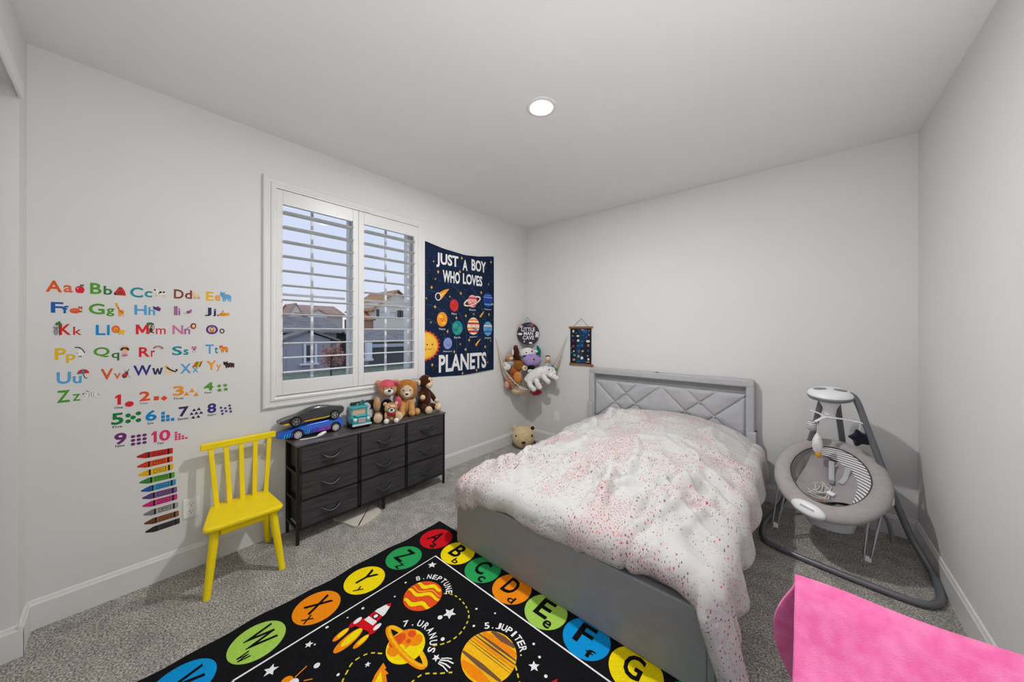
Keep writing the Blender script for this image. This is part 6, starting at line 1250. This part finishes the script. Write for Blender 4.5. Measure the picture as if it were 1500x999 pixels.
b = B(); b.box(-22.0, -21.7, 4.0, 5.1, -.85, -.73); b.done('porch_rail', M_post, h, 0)
b = B(); b.box(-22.02, -21.97, 4.45, 4.85, -.6, .45); b.done('window', M_dark, h, 0)
# two-storey cream house on the right
h = thing('house', 'two-storey cream house with a brown roof, right side of the window', 'house', (-30, 15.5, -1.35))
b = B(); b.box(-36, -30, 13.1, 18.2, -1.35, 4.3); gwall(b, -30.3, -29.9, 13.1, 18.2, 3.4, 3.7, 5.55); b.box(-30.05, -29.85, 13.1, 18.2, 3.95, 4.12); b.done('wall', M_crm, h, 0)
b = B(); gable_x(b, -36, -29.6, 13.1, 18.2, 3.7, 5.7, .35); b.done('roof', M_rb, h, 0)
b = B(); b.box(-34, -30.2, 11.9, 13.1, -1.35, 2.6); b.done('side_wing', mat('stucco_tan', rgb(176, 140, 116), .9, var=.04), h, 0); b = B(); slope_y(b, -30.0, -32, 11.8, 13.3, 2.5, 3.5); b.done('wing_roof', M_rb, h, 0)
for y0, y1 in ((13.3, 13.62), (14.44, 14.75), (15.63, 15.95), (16.02, 16.34)):
    f = B().box(-30.0, -29.86, y0 - .07, y1 + .07, 2.80, 3.70).done('window', M_post if y0 in (14.44,) else M_crm, h, 0); B().box(-29.87, -29.84, y0, y1, 2.88, 3.62).done('pane', M_dark if y0 != 14.44 else M_post, f, 0)
# low grey house in front of it
h = thing('house', 'low grey house with a white porch column, right half of the window', 'house', (-21, 9.8, -1.35))
b = B(); b.box(-26, -22.2, 8.2, 13.5, -1.35, .60); b.done('wall', mat('stucco_dim', rgb(140, 138, 142), .9, var=.04), h, 0)
b = B(); slope_y(b, -21.6, -24.5, 7.6, 13.8, .55, 1.42); slope_y(b, -27.2, -24.5, 7.6, 13.8, .55, 1.42); b.done('roof', M_rg, h, 0)
b = B(); b.box(-21.1, -20.9, 8.39, 13.0, .20, .43); b.done('porch_beam', mat('porch_grey', rgb(176, 182, 190), .6), h, 0)
b = B(); b.box(-20.2, -19.9, 7.5, 7.88, -.60, .60); b.box(-20.25, -19.85, 7.45, 7.95, -.66, -.52); b.done('porch_column', M_post, h, 0)
B().box(-22.25, -22.15, 8.8, 12.4, -1.2, .1).done('garage_door', mat('garage_dark', rgb(92, 94, 98), .7), h, 0)
# small tree with reddish leaves
M_leaf = mat('red_leaf', rgb(166, 98, 80), .8, vscale=3, col2=rgb(206, 158, 142)); M_bark = mat('bark', rgb(92, 72, 62), .9)
tr = thing('street_tree', 'small tree with reddish leaves in front of the grey house', 'tree', (-16, 3.7, -1.35))
b = B(); b.tube([(-16, 3.7, -1.35), (-16.02, 3.68, -.5), (-15.98, 3.72, .1)], [.06, .045, .03], 8)
rt = random.Random(21); tips = []
for k in range(16):
    a = rt.uniform(0, 2 * PI); z = rt.uniform(-.6, .1); r = rt.uniform(.25, .45); e2 = Vector((-16 + r * math.cos(a), 3.7 + r * math.sin(a), z + rt.uniform(.2, .6))); b.tube([(-16, 3.7, z), e2], [.018, .006], 5); tips.append(e2)
b.done('trunk', M_bark, tr, 60)
b = B()
for k in range(900):
    c = rt.choice(tips) + Vector((rt.gauss(0, .12), rt.gauss(0, .12), rt.gauss(0, .14))); q = Matrix.Rotation(rt.uniform(0, 6.3), 3, 'Z') @ Matrix.Rotation(rt.uniform(0, 3.1), 3, 'X'); s = rt.uniform(.04, .08)
    b.add([c + q @ Vector(p) for p in ((-s, 0, 0), (0, -s * .5, 0), (s, 0, 0), (0, s * .5, .01))], [(0, 1, 2, 3)])
o = b.done('leaves', M_leaf, tr, 0, clean=False); o['kind'] = 'stuff'
